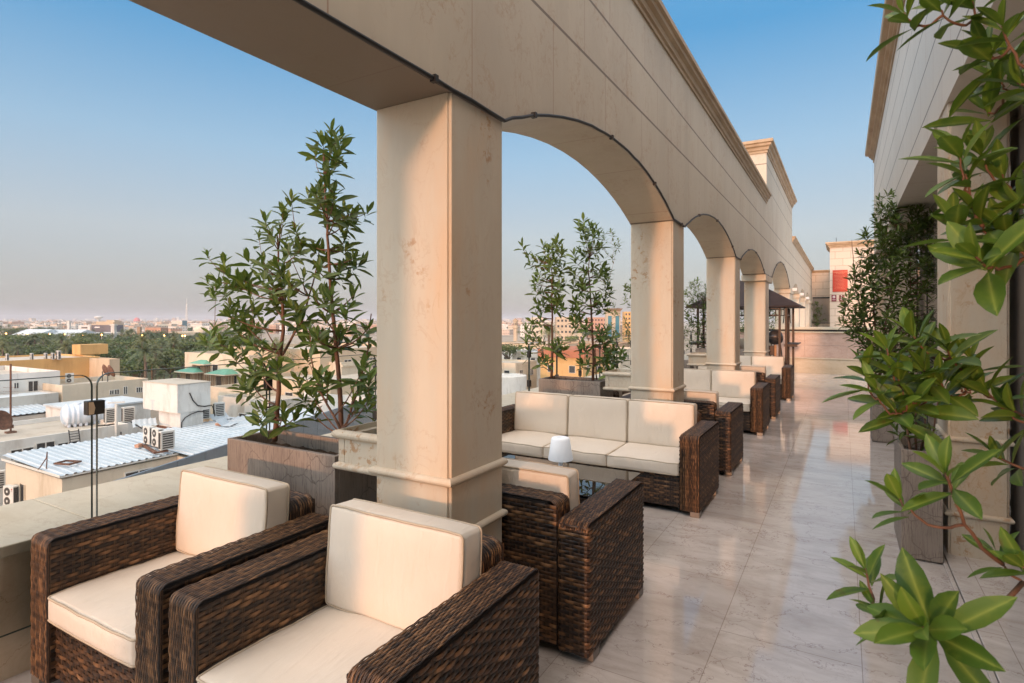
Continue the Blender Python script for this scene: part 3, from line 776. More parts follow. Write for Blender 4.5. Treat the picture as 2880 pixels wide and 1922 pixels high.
def coffee_table(label, loc):
    t = thing('coffee_table', label, 'coffee table', loc, group='glass topped wicker coffee tables')
    rng = random.Random(12); w, d, h = 1.5, .74, .405
    mb = MB(); pth = path2([(.03, .03), (w-.03, .03), (w-.03, d-.03), (.03, d-.03), (.03, .04)], .012, .012, -1)
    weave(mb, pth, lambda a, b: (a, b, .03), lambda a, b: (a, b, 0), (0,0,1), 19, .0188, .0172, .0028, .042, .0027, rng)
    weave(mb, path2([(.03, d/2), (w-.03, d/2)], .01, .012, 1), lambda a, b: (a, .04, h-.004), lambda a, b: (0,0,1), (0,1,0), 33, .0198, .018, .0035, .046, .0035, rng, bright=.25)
    f = obj('woven_base', mb, M['wicker'], t, smooth=True, fix=False)
    lb = MB(); lb.box(.038, w-.038, .038, d-.038, .02, h-.012); obj('base_core', lb, M['weave_blocker'], f)
    mb = MB(); mb.box(0, w, 0, d, h+.004, h+.012); g = obj('glass_top', mb, M['table_glass'], t, bevel=.002)
    return t
coffee_table('glass topped wicker coffee table carrying the white lamp', (-2.85, 3.56, 0))
coffee_table('glass topped wicker coffee table before the second sofa', (-2.85, 7.55, 0))
coffee_table('glass topped wicker coffee table before the farthest sofa', (-2.85, 11.4, 0))
lp = thing('table_lamp', 'small white cordless table lamp on the glass table', 'lamp', (-1.885, 3.98, .418))
mb = MB(); mb.lathe([(.001, 0), (.075, 0), (.078, .006), (.074, .016), (.03, .024), (.017, .032), (.016, .15), (.001, .15)], sides=32); obj('base', mb, M['white_lamp'], lp, smooth=True)
mb = MB(); mb.lathe([(.094, .105), (.096, .108), (.072, .262), (.066, .274), (.05, .278), (.001, .279), (.001, .262), (.064, .258), (.09, .107)], sides=36); obj('lamp_shade', mb, M['lamp_on'], lp, smooth=True)

# planters
def planter(label, x0, x1, y0, y1, h, group, fill='soil', tk=.028):
    t = thing('tall_planter', label, 'planter', (x0, y0, 0), group=group)
    mb = MB(); w, d = x1-x0, y1-y0
    mb.box(0, w, 0, tk, .012, h); mb.box(0, w, d-tk, d, .012, h); mb.box(0, tk, tk, d-tk, .012, h); mb.box(w-tk, w, tk, d-tk, .012, h); mb.box(.02, w-.02, .02, d-.02, 0, .011)
    obj('box', mb, M['planter'], t, bevel=.004)
    rng = random.Random(int(x0*100+y0*10)); sb = MB()
    nx, ny = 26, 12; zt = h-.085
    vs = [(tk + (w-2*tk)*i/nx, tk + (d-2*tk)*j/ny, zt + rng.uniform(-.012, .018)) for i in range(nx+1) for j in range(ny+1)]
    sb.add(vs, [(i*(ny+1)+j, i*(ny+1)+j+1, (i+1)*(ny+1)+j+1, (i+1)*(ny+1)+j) for i in range(nx) for j in range(ny)])
    obj('soil', sb, M['soil'], t, smooth=True)
    if fill == 'pebble':
        pb = MB()
        for k in range(90):
            a, b, c = (rng.uniform(.008, .02) for _ in range(3)); px, py = rng.uniform(tk+.02, w-tk-.02), rng.uniform(tk+.02, d-tk-.02)
            lat = [(.001, -1), (.7, -.7), (1, 0), (.7, .7), (.001, 1)]
            pb.add([(px + a*r*cos(2*pi*q/7), py + b*r*sin(2*pi*q/7), zt+.012 + c*.7*z) for r, z in lat for q in range(7)], [(i*7+q, i*7+(q+1)%7, (i+1)*7+(q+1)%7, (i+1)*7+q) for i in range(4) for q in range(7)])
        tag(obj('pebbles', pb, M['pebble'], t, smooth=True), kind='stuff')
    return t
GP = 'tall taupe cracked planters'
planter('taupe planter beside the thick pillar, holding the two tallest saplings', -3.15, -2.25, 2.06, 2.40, .9, GP)
planter('taupe planter behind the nearest sofa', -3.14, -2.36, 6.02, 6.44, .9, GP)
planter('taupe planter left of the third pillar', -3.14, -2.25, 9.9, 10.15, .9, GP)
planter('taupe planter left of the fourth pillar', -3.14, -2.0, 14.35, 14.7, .9, GP)
planter('slim taupe planter at the foot of the right wall, holding the small sparse bush', .335, .562, 4.615, 5.22, .73, GP, 'pebble', .022)
planter('taupe planter farther up the right wall, holding the large dense bush', .325, .555, 8.83, 9.45, .73, GP, 'pebble', .022)
planter('planter nearest the camera under the overhanging branches', .345, .575, .95, 1.6, .73, GP, 'pebble', .022)

# ================================================================== gazebo and things beyond the fourth pillar
gz = thing('grill_gazebo', 'dark brown metal gazebo with sloping fabric roof and side shelves', 'gazebo', (-3.2, 14.9, 0))
mb = MB(); c = (1.0, .8); ez, az = 1.93, 2.62
def hip(mb, x0, x1, y0, y1, z0, xa, xb, ya, zt):
    mb.add([(x0,y0,z0),(x1,y0,z0),(x1,y1,z0),(x0,y1,z0),(xa,ya,zt),(xb,ya,zt)], [(0,1,5,4),(1,2,5),(2,3,4,5),(3,0,4),(0,3,2,1)])
hip(mb, -.25, 2.34, -.3, 1.85, ez, .9, 1.15, .8, az); mb.box(-.25, 2.34, -.3, 1.85, ez-.03, ez-.002)
obj('roof', mb, M['roof_brown'], gz)
for px, py in ((1.89, 0), (2.03, 0), (1.96, 1.6), (2.07, 1.6), (.0, 0), (.14, 0), (.0, 1.6), (.14, 1.6)):
    mb = MB(); mb.box(px-.025, px+.025, py-.025, py+.025, 0, ez-.032); obj('post', mb, M['metal_brown'], gz)
mb = MB()
for py in (0, 1.6): mb.box(.17, 1.86, py-.012, py+.012, 1.70, 1.725); mb.box(.17, 1.86, py-.012, py+.012, 1.86, 1.885)
for py in (0, 1.6):
    for i in range(12): mb.box(.25+i*.14, .265+i*.14, py-.008, py+.008, 1.727, 1.858)
for px in (.07, 2.0): mb.box(px-.012, px+.012, .03, 1.57, 1.70, 1.725)
obj('lattice_beam', mb, M['metal_brown'], gz)
for px in (1.96, .07, 2.015):
    for py, sg in ((.03, 1), (1.57, -1)):
        mb = MB(); mb.tube([(px, py + sg*.32*sin(w), 1.55 + .34*(1-cos(w)) if False else 1.88 - .36*cos(w)) for w in [pi/2*i/8 for i in range(9)]], .011, 6); obj('arched_brace', mb, M['metal_brown'], gz)
for px in (2.12, -.1):
    mb = MB(); mb.box(px-.14, px+.14, .1, 1.5, 1.0, 1.02); mb.box(px-.14, px+.14, .1, .125, .96, .999); obj('shelf', mb, M['metal_brown'], gz)
kg = thing('kettle_grill', 'round dark grill standing under the gazebo', 'grill', (-1.47, 15.6, 0))
mb = MB(); mb.lathe([(.001, .98), (.10, .99), (.16, 1.05), (.18, 1.12), (.18, 1.13), (.001, 1.13)], sides=24); obj('bowl', mb, M['dark_steel'], kg, smooth=True)
mb = MB(); mb.lathe([(.183, 1.135), (.18, 1.2), (.14, 1.29), (.07, 1.335), (.001, 1.345)], sides=24); obj('lid', mb, plain('pewter grill lid', (.12,.10,.09), .35, .4), kg, smooth=True)
for k in range(3):
    w = 2*pi*k/3+.4; mb = MB(); mb.tube([(.12*cos(w), .12*sin(w), 1.0), (.24*cos(w), .24*sin(w), 0)], .014, 6); obj('leg', mb, M['dark_steel'], kg)
def wood_chair(loc, rz, label):
    t = thing('wooden_bar_chair', label, 'bar chair', loc, rz, group='wooden bar chairs by the gazebo')
    for x in (0, .36):
        for y in (0, .36):
            mb = MB(); mb.box(x-.022, x+.022, y-.022, y+.022, 0, 1.02 if y == 0 else .64); obj('leg', mb, M['wood_lit_orange'], t)
    mb = MB(); mb.box(-.01, .37, -.005, .38, .645, .69); obj('seat', mb, M['metal_brown'], t, bevel=.008)
    mb = MB(); mb.box(.025, .335, -.012, .012, .78, 1.0); obj('backrest', mb, M['metal_brown'], t, bevel=.006)
    return t
wood_chair((-1.72, 14.45, 0), .05, 'wooden bar chair in orange glow in front of the gazebo')
bn = thing('stone_bench', 'pale stone bench glimpsed between third and fourth pillars', 'bench', (-3.0, 16.8, 0))
mb = MB(); mb.box(0, 1.3, 0, .5, .0, .40); obj('base', mb, M['stone'], bn); mb = MB(); mb.box(-.03, 1.33, -.03, .53, .402, .46); obj('seat', mb, M['stone'], bn, bevel=.01)
mb = MB(); mb.box(0, 1.3, .38, .5, .462, 1.08); obj('backrest', mb, M['stone'], bn, bevel=.01)
for cx, lb in ((-2.75, 'dark red cushion on the stone bench, nearer the glass'), (-2.15, 'dark red cushion on the stone bench, nearer the arcade')):
    o = cushion(None, 'seat_pad', .44, .40, .13, (cx, 17.08, .70), rot=(pi/2-.2, 0, .05)); o.data.materials[0] = M['maroon_cushion']
    for q in o.children: q.data.materials[0] = M['maroon_cushion']
    tag(o, lb, 'cushion', 'dark red cushions')
# ================================================================== shrubs in the planters
def leaf(mb, p, d, up, L, w, droop, tint, st=4):
    d = d.normalized(); side = d.cross(up)
    if side.length < 1e-4: side = d.orthogonal()
    side.normalize(); n = side.cross(d).normalized()
    prof = {4: ((0, .10), (.22, .62), (.5, 1.0), (.78, .72), (1, .03)), 3: ((0, .12), (.4, .95), (.75, .8), (1, .04)), 6: ((0, .08), (.12, .30), (.3, .78), (.52, 1.0), (.72, .88), (.88, .5), (1, .02))}[st]
    vs = []; ts = []
    for s, h in prof:
        c = p + d*(L*s) - n*(droop*L*s*s); hw = w*h*.5
        e = n*(hw*.38)
        vs += [c - side*hw + e, c, c + side*hw + e]; ts += [(tint, 0), (min(1, tint+.06), 1), (tint, 0)]
    fs = []
    for i in range(len(prof)-1):
        a = i*3; fs += [(a, a+1, a+4, a+3), (a+1, a+2, a+5, a+4)]
    mb.add(vs, fs, ts)
def rosette(mb, p, ax, n, L, rng, base=.35, st=4, wide=.27, spread=.7, dr=1.0):
    ax = ax.normalized(); a = ax.orthogonal().normalized(); b = ax.cross(a); off = rng.uniform(0, 6.28)
    for i in range(n):
        f = i/(n-1) if n > 1 else 0
        w = off + i*2.4 + rng.uniform(-.3, .3); el = radians(18 + 75*f + rng.uniform(-12, 12))
        d = ax*cos(el) + (a*cos(w) + b*sin(w))*sin(el)
        l = L*(.55 + .5*min(1, .25 + f*1.1))*rng.uniform(.8, 1.12)
        q = p - ax*(f*L*spread)
        leaf(mb, q, d, ax if abs(d.dot(ax)) < .98 else V((0,0,1)), l, l*wide*rng.uniform(.85, 1.15), rng.uniform(.05, .28)*dr, max(0, min(1, base + (.22 if f < .25 else 0) + rng.uniform(-.28, .28))), st)
def inpoly(x, y, poly):
    c = False; j = len(poly)-1
    for i in range(len(poly)):
        xi, yi = poly[i]; xj, yj = poly[j]
        if (yi > y) != (yj > y) and x < (xj-xi)*(y-yi)/(yj-yi)+xi: c = not c
        j = i
    return c
D_ = 2880/2350
def shrub(label, trunks, tips, L, seed, name='potted_sapling', group='leafy saplings in planters', r0=.018, nl=11, mat='leaf', st=4, extra_twigs=0, wide=.27, base=.35):
    """trunks: lists of points; tips: points where a leaf rosette sits"""
    rng = random.Random(seed); t0 = trunks[0][0]
    t = thing(name, label, 'shrub', tuple(t0), group=group)
    tb = MB(); nodes = []
    for ti, tr in enumerate(trunks):
        tr = [V(p) - t0 for p in tr]; dense = []
        for a, b in zip(tr, tr[1:]):
            k = max(2, int((b-a).length/.07)); dense += [a.lerp(b, i/k) + V((rng.uniform(-.004,.004), rng.uniform(-.004,.004), 0)) for i in range(k)]
        dense.append(tr[-1]); n = len(dense); rr = r0*(.5 if ti and len(trunks) < 4 else 1)
        rs = [max(.003, rr*(1 - .8*i/n)) for i in range(n)]
        tb.tube(dense, rs, 8); nodes += [(p, rs[i]) for i, p in enumerate(dense)]
    lb = MB(); mains = list(nodes)
    tips = sorted([V(p) - t0 for p in tips], key=lambda p: min((p-q[0]).length for q in mains))
    for tip in tips:
        best = None
        for q, r in nodes:
            dv = tip - q; hor = hypot(dv.x, dv.y)
            if dv.z < .12*dv.length - .02: continue
            cost = dv.length + (.25 if r < .0045 else 0) + abs(hor - dv.z*.8)*.25
            if best is None or cost < best[0]: best = (cost, q, r)
        q, r = (best[1], best[2]) if best else min(mains, key=lambda m: (tip-m[0]).length)
        dv = tip - q; mid = q + dv*.5 + V((dv.x*.10, dv.y*.10, -.12*hypot(dv.x, dv.y))) + V((rng.uniform(-.02,.02), rng.uniform(-.02,.02), 0))
        k = 5; pts = [q*(1-s)**2 + mid*(2*s*(1-s)) + tip*s*s for s in [i/k for i in range(k+1)]]
        rb = min(r*.7, .007); tb.tube(pts, [max(.0016, rb*(1-.65*i/k)) for i in range(k+1)], 5)
        nodes += [(p, .004) for p in pts[2:]]
        ax = (pts[-1] - pts[-2]).normalized() + V((0,0,.8)) + V((rng.uniform(-.25,.25), rng.uniform(-.25,.25), 0))
        rosette(lb, tip, ax, max(4, int(nl*rng.uniform(.75, 1.25))), L*rng.uniform(.8, 1.15), rng, base, st, wide, .7, .6)
        if dv.length > .22 and extra_twigs:
            for s in (.55, .75):
                if rng.random() < extra_twigs:
                    p = pts[int(k*s)]; rosette(lb, p + V((rng.uniform(-.03,.03), rng.uniform(-.03,.03), .03)), V((rng.uniform(-1,1), rng.uniform(-1,1), .8)), 5, L*.8, rng, base, st, wide)
    obj('trunk', tb, M['bark'], t, smooth=True, fix=False); obj('crown', lb, M[mat], t, smooth=True, fix=False)
    return t
def px_tips(polys, n, y, dy, seed, sc=D_, mind=14):
    rng = random.Random(seed); out = []; us = []
    for poly, cnt in polys:
        x0, x1 = min(p[0] for p in poly), max(p[0] for p in poly); y0, y1 = min(p[1] for p in poly), max(p[1] for p in poly); tries = 0; k = 0
        while k < cnt and tries < cnt*60:
            tries += 1; u, v = rng.uniform(x0, x1), rng.uniform(y0, y1)
            if not inpoly(u, v, poly): continue
            if any((u-a)**2 + (v-b)**2 < mind*mind for a, b in us): continue
            us.append((u, v)); k += 1; out.append(PY(u*sc, v*sc, y + rng.uniform(-dy, dy)))
    return out
def tr_px(l, y, sc=D_): return [PY(u*sc, v*sc, y) for u, v in l]
# the two tallest saplings beside the thick pillar
YP = 2.23
shrub('tall leafy sapling with a spreading crown, left in the planter by the thick pillar',
      [tr_px([(630,1012), (637,930), (643,840), (648,760), (650,690), (640,610), (636,540)], YP), tr_px([(648,815), (690,740), (720,650), (735,560)], YP+.05)],
      px_tips([([(455,570),(500,572),(520,600),(560,640),(590,700),(580,760),(470,770),(500,705),(475,660)], 24), ([(590,500),(640,460),(690,450),(710,520),(700,640),(690,760),(600,760),(580,690),(600,640),(560,600),(590,560)], 32),
               ([(462,770),(600,760),(690,770),(680,830),(640,850),(590,830),(530,835),(490,820)], 11), ([(545,850),(600,830),(625,900),(610,1000),(580,980),(560,930)], 11), ([(640,930),(690,950),(655,985)], 3)], 0, YP, .26, 5),
      .108, 11, r0=.017, nl=9, wide=.36, base=.52)
shrub('tallest slender sapling reaching up beside the thick pillar',
      [tr_px([(783,1032), (784,960), (778,880), (772,800), (764,720), (758,640), (752,540), (747,440), (742,345)], YP), tr_px([(786,1000), (820,900), (845,800), (852,720)], YP+.1), tr_px([(782,985), (735,900), (715,830), (712,760)], YP-.08)],
      px_tips([([(712,310),(760,298),(808,318),(812,350),(770,395),(722,390)], 11), ([(690,425),(730,400),(770,420),(830,425),(815,450),(760,470),(700,470)], 8), ([(715,480),(790,470),(858,482),(820,510),(830,560),(855,640),(850,720),(800,740),(720,740),(710,600)], 28),
               ([(700,740),(760,740),(850,745),(850,860),(800,880),(800,800),(740,800),(700,820)], 17), ([(680,860),(760,850),(745,960),(690,940)], 11), ([(800,880),(858,850),(855,950),(810,960)], 7)], 0, YP+.02, .26, 9),
      .102, 12, r0=.015, nl=9, wide=.36, base=.52)
# the pair behind the nearest sofa (crop coordinates -> photo pixels)
def q6(l): return [(1400 + x/5.2275, 840 + y/5.2275) for x, y in l]
Y2 = 6.23
shrub('slim sapling on the left of the planter behind the nearest sofa',
      [tr_px(q6([(790,1165), (798,900), (800,600), (798,300), (795,0), (800,-350), (770,-600)]), Y2, 1), tr_px(q6([(780,1060), (700,880), (650,760)]), Y2, 1)],
      px_tips([(q6([(700,-900),(900,-930),(980,-700),(900,-500),(620,-500),(560,-800)]), 16), (q6([(330,-800),(470,-780),(560,-600),(640,-300),(700,0),(640,300),(560,420),(520,100),(470,-400)]), 18), (q6([(700,-500),(980,-560),(1000,-200),(960,250),(880,200),(700,0)]), 19),
               (q6([(440,200),(680,420),(700,700),(620,780),(430,880),(370,860)]), 12), (q6([(830,620),(1010,640),(1000,780),(840,800)]), 4), (q6([(700,700),(780,800),(740,950),(580,950)]), 3)], 0, Y2, .25, 15, 1, 8),
      .125, 21, nl=8, st=3, r0=.018, wide=.36, base=.52)
shrub('slim sapling on the right of the planter behind the nearest sofa',
      [tr_px(q6([(1395,1205), (1415,950), (1390,600), (1380,350), (1365,0), (1330,-400), (1360,-700)]), Y2, 1), tr_px(q6([(1450,1195), (1440,900), (1430,640), (1500,560)]), Y2+.05, 1), tr_px(q6([(1600,1180), (1610,900), (1590,700)]), Y2+.1, 1)],
      px_tips([(q6([(1180,-1150),(1420,-1180),(1560,-900),(1500,-700),(1250,-700),(1130,-900)]), 17), (q6([(1100,-800),(1300,-650),(1340,0),(1200,100),(1050,-200)]), 16), (q6([(1380,-500),(1620,-450),(1680,0),(1600,260),(1450,300),(1400,0)]), 17),
               (q6([(1060,0),(1250,100),(1320,420),(1120,480),(1000,300)]), 11), (q6([(1480,400),(1640,440),(1760,560),(1640,900),(1520,800)]), 13), (q6([(1660,720),(1880,740),(1850,900),(1700,900)]), 5), (q6([(1170,640),(1340,650),(1320,760),(1190,760)]), 3), (q6([(1160,920),(1380,920),(1340,1040),(1170,1000)]), 3), (q6([(1500,860),(1680,960),(1640,1150),(1450,1150)]), 5)], 0, Y2, .25, 16, 1, 8),
      .125, 22, nl=8, st=3, r0=.018, wide=.36, base=.52)
# bushes farther along the parapet
def q3c(l, s=3.917, ox=1700, oy=560): return [(ox + x/s, oy + y/s) for x, y in l]
shrub('bushy saplings crowding the planter left of the third pillar',
      [[V((-2.95, 10.0, .8)), V((-2.95, 10.0, 1.6)), V((-2.9, 10.0, 2.3))], [V((-2.7, 10.05, .8)), V((-2.72, 10.0, 1.7)), V((-2.65, 10.0, 2.6))], [V((-2.45, 10.0, .8)), V((-2.45, 10.05, 2.2))]],
      px_tips([(q3c([(-60,220),(130,400),(230,480),(130,700),(20,1000),(-150,900)]), 26), (q3c([(60,1000),(250,1350),(160,1560),(-40,1560)]), 18), (q3c([(215,880),(300,860),(300,1200),(230,1150)]), 10), (q3c([(225,1350),(300,1400),(290,1600),(230,1500)]), 8)], 0, 10.02, .2, 31, 1, 6),
      .10, 32, nl=9, st=3, r0=.016)
shrub('dense bush in the planter seen between the second and third pillars',
      [[V((-2.9, 14.5, .8)), V((-2.9, 14.5, 2.2))], [V((-2.55, 14.5, .8)), V((-2.6, 14.5, 2.5))], [V((-2.25, 14.5, .8)), V((-2.2, 14.5, 2.2))]],
      px_tips([(q3c([(870,1020),(940,950),(990,880),(1050,900),(1060,1000),(1125,920),(1130,1300),(1000,1250),(880,1250)]), 52), (q3c([(870,1250),(1130,1300),(1130,1620),(870,1640)]), 46)], 0, 14.52, .2, 33, 1, 5),
      .12, 34, nl=9, st=3, r0=.016)
shrub('thin bush glimpsed between the third and fourth pillars', [[V((-2.4, 17.6, .0)), V((-2.4, 17.6, 2.1))], [V((-1.9, 17.6, 0)), V((-1.9, 17.6, 2.1))]],
      px_tips([(q3c([(1495,1230),(1550,1230),(1550,1470),(1495,1470)]), 18), (q3c([(1815,1180),(1885,1180),(1890,1420),(1815,1430)]), 18)], 0, 17.6, .2, 35, 1, 5), .11, 36, nl=8, st=3, r0=.012)
# right hand side
YB = 9.12
rb = random.Random(8)
poly = [(2010,455),(2060,440),(2120,450),(2160,520),(2172,640),(2170,760),(2120,860),(2060,850),(2010,860),(1960,810),(1955,780),(1925,740),(1935,690),(1950,650),(1960,600),(1985,560),(1965,530),(2005,520)]
shrub('large dense dark bush rising against the right wall',
      [[V((.40+.05*i, 9.0+.1*i, .65)), V((.36+.06*i + rb.uniform(-.05,.05), 9.1, 1.2)), V((.15+.2*i, 9.1+rb.uniform(-.2,.2), 2.0)), V((.1+.22*i, 9.1, 2.7))] for i in range(4)],
      px_tips([(poly, 400)], 0, YB, .40, 41, D_, 5), .125, 42, name='potted_bush', group='bushes along the right wall', nl=11, st=3, r0=.014, base=.46)
YR = 4.85
shrub('small sparse bush in the slim planter by the right wall',
      [[V((.40+.04*i, 4.8+.1*i, .62)), V((.39+.05*i, 4.85, .85)), V((.36+.07*i, 4.9, 1.08))] for i in range(4)],
      px_tips([([(2030,930),(2080,890),(2140,900),(2165,950),(2140,1005),(2060,1000)], 15)], 0, YR, .18, 43, D_, 14), .11, 44, name='potted_bush', group='bushes along the right wall', nl=7, st=4, r0=.010, mat='leaf', base=.4, wide=.3)
# overhanging branches close to the camera
near = [  # (u, v in the 2350 px view, depth, leaf length, number)
 (2075,30,1.05,0.105,7),(2150,15,1.0,0.1,6),(2230,0,1.0,0.1,6),(2262,110,1.0,0.11,8),(2300,60,0.95,0.1,7),(2335,190,0.98,0.11,8),(2290,180,1.05,0.11,8),(2200,345,1.0,0.115,8),(2260,250,1.1,0.11,8),(2250,345,1.05,0.11,7),(2215,400,1.0,0.1,6),(2240,490,1.0,0.115,9),(2190,510,1.0,0.1,7),(2300,520,1.0,0.12,9),(2240,590,0.92,0.125,9),(2330,560,1.0,0.11,7),(2200,860,1.3,0.12,7),(2260,890,1.25,0.12,8),(2320,940,1.2,0.12,9),(2290,1050,1.25,0.12,8),(2170,1085,0.88,0.105,9),(2065,1145,0.95,0.085,7),(2285,1265,0.95,0.075,6),(1985,1305,0.88,0.085,7),(2010,1395,0.86,0.08,6),(2120,1440,0.76,0.125,13),(2345,1300,0.9,0.09,6),(2300,400,1.05,.11,8),(2310,130,1.1,.11,7),(2345,470,1.0,.11,8),(1985,850,1.3,0.115,8),(2035,800,1.28,0.115,9),(2095,770,1.3,0.12,9),(2060,860,1.25,0.115,9),(2010,890,1.25,0.115,8),(2120,850,1.25,0.12,9),(2175,800,1.28,0.115,9),(2225,820,1.3,0.105,8),(2095,920,1.22,0.115,8),(2160,880,1.25,0.115,9),(2055,940,1.22,0.11,6),(2210,880,1.28,0.11,7)]
def near_tip(n): return PD(n[0]*D_, n[1]*D_, n[2])
root = V((.46, 1.28, .66))
nb = thing('overhanging_shrub', 'blurred bright green shrub leaning in from the right edge, close to the camera', 'shrub', tuple(root), group=None)
tb, lb = MB(), MB(); rg = random.Random(77)
stems = [[(.46,1.28,.66), (.52,1.30,1.0), (.52,1.26,1.45), (.50,1.22,1.9), (.46,1.2,2.35)], [(.47,1.25,.66), (.50,1.22,.95), (.46,1.2,1.2)], [(.45,1.33,.66), (.58,1.4,1.1), (.60,1.4,1.6), (.55,1.35,2.1)]]
nodes = []
for s_ in stems:
    s_ = [V(p) - root for p in s_]; dn = []
    for a, b in zip(s_, s_[1:]): dn += [a.lerp(b, i/6) for i in range(6)]
    dn.append(s_[-1]); tb.tube(dn, [.010*(1-.6*i/len(dn)) for i in range(len(dn))], 8); nodes += dn
near.sort(key=lambda n: -n[0])          # from the stems outward, so twigs fork off earlier twigs
for n in near:
    tip = near_tip(n) - root
    cand = [q for q in nodes if q.z < tip.z + .02 or tip.z < .25] or nodes
    q = min(cand, key=lambda q: (q-tip).length + abs((tip.z-q.z) - .06)*.5)
    dv = tip - q; mid = q.lerp(tip, .5) + V((dv.x*.12, dv.y*.12, -.04)); k = 10
    pts = [q*(1-f)**2 + mid*(2*f*(1-f)) + tip*f*f + V((rg.uniform(-.003,.003), rg.uniform(-.003,.003), rg.uniform(-.003,.003)))*(0 < f < 1) for f in [i/k for i in range(k+1)]]
    r_ = min(.0042, .0022 + dv.length*.006); tb.tube(pts, [r_*(1-.4*i/k) for i in range(k+1)], 7); nodes += pts[4:9]
    ax = (pts[-1]-pts[-2]).normalized() + V((-.25, -.25, .45))
    rosette(lb, tip, ax, n[4]+1, n[3]*.84, rg, .40, 6, .34, .45, .6)
obj('trunk', tb, M['bark'], nb, smooth=True, fix=False); obj('crown', lb, M['leaf_big'], nb, smooth=True, fix=False)
# planting by the end wall
shrub('low dark shrub before the link wall window', [[V((-1.2, 33.6, 1.23)), V((-1.2, 33.6, 2.3))]], [V((-1.2+rb.gauss(0,.16), 33.6+rb.gauss(0,.12), rb.uniform(1.35, 2.55))) for _ in range(60)], .12, 51, nl=8, st=3, r0=.012, name='garden_shrub', group=None)
# ================================================================== the city below
GZ = -17.0
mb = MB(); mb.add([(-12000,-3000,GZ),(9000,-3000,GZ),(9000,14000,GZ),(-12000,14000,GZ)], [(0,1,2,3)])
gm, gt, gb = new_mat('dusty city ground'); gp = geo_pos(gt)
gc = ramp(gt, noise(gt, gp, .012, 8, .65), [(.35, (.30,.245,.19)), (.5, (.36,.30,.235)), (.65, (.22,.19,.155))]); gt.links.new(gc, gb.inputs['Base Color']); gb.inputs['Roughness'].default_value = .95; gb.inputs['Specular IOR Level'].default_value = .1
tag(obj('ground', mb, gm), kind='structure')
def px_box(L, C, R, z):
    l, c, r = P(*L, z), P(*C, z), P(*R, z); return l.x, c.x, c.y, r.y, z
def building(name, label, cat, x0, x1, y0, y1, zt, wall='white_wall', roof='flat_roof', parapet=.35, zb=GZ, wins=(), group=None, th=.18, pane='win', pxw=()):
    """box building with a parapet; wins: (face 'x' or 'y', centre along face 0..1, z centre, width, height)"""
    t = thing(name, label, cat, (x1, y0, zb), group=group); w, d, h = x1-x0, y1-y0, zt-zb
    mb = MB(); mb.box(-w, 0, 0, th, 0, h); mb.box(-w, 0, d-th, d, 0, h); mb.box(-w, -w+th, th, d-th, 0, h); mb.box(-th, 0, th, d-th, 0, h); obj('wall', mb, M[wall], t)
    mb = MB(); mb.box(-w+th, -th, th, d-th, h-parapet-.1, h-parapet); obj('roof', mb, M[roof], t)
    wins = list(wins)
    for u0, v0, u1, v1 in pxw:      # windows of the face that looks along +x
        da, db = ray(u0, v0), ray(u1, v1); ka, kb = x1/da.x, x1/db.x; ya, yb = da.y*ka, db.y*kb; za, zb_ = EYE+da.z*ka, EYE+db.z*kb
        wins.append(('x', ((ya+yb)/2-y0)/d, (za+zb_)/2, abs(yb-ya), abs(za-zb_)))
    for f, a, zc, ww, hh in wins:
        mb, fb = MB(), MB(); z = zc - zb
        if f == 'x':
            c = a*d; mb.box(-.01, .012, c-ww/2, c+ww/2, z-hh/2, z+hh/2)
            for b in ((c-ww/2-.06, c-ww/2, z-hh/2-.06, z+hh/2+.06), (c+ww/2, c+ww/2+.06, z-hh/2-.06, z+hh/2+.06), (c-ww/2, c+ww/2, z+hh/2, z+hh/2+.06), (c-ww/2, c+ww/2, z-hh/2-.06, z-hh/2), (c-.03, c+.03, z-hh/2, z+hh/2)): fb.box(.0, .05, *b)
        else:
            c = -w + a*w; mb.box(c-ww/2, c+ww/2, -.012, .01, z-hh/2, z+hh/2)
            for b in ((c-ww/2-.06, c-ww/2, z-hh/2-.06, z+hh/2+.06), (c+ww/2, c+ww/2+.06, z-hh/2-.06, z+hh/2+.06), (c-ww/2, c+ww/2, z+hh/2, z+hh/2+.06), (c-ww/2, c+ww/2, z-hh/2-.06, z-hh/2)): fb.box(b[0], b[1], -.05, 0, b[2], b[3])
        o = obj('window', mb, M[pane], t); obj('window_frame', fb, M['ac'], o)
    return t
def corr_roof(parent, x0, x1, y0, y1, z0, z1, along='x', pitch=.26, name='roof'):
    """corrugated sheet sloping from z0 (at x1) up to z1 (at x0), ribs running across the slope line"""
    mb = MB(); k = int((y1-y0)/pitch); ys = []
    for i in range(k):
        y = y0 + i*pitch; ys += [(y, 0), (y+pitch*.5, 0), (y+pitch*.62, .06), (y+pitch*.88, .06)]
    ys.append((y0+k*pitch, 0)); vs = []
    for y, b in ys: vs += [(x0, y, z1+b), (x1, y, z0+b)]
    mb.add(vs, [(i*2, i*2+1, i*2+3, i*2+2) for i in range(len(ys)-1)]); return obj(name, mb, M['corr'], parent, fix=False)

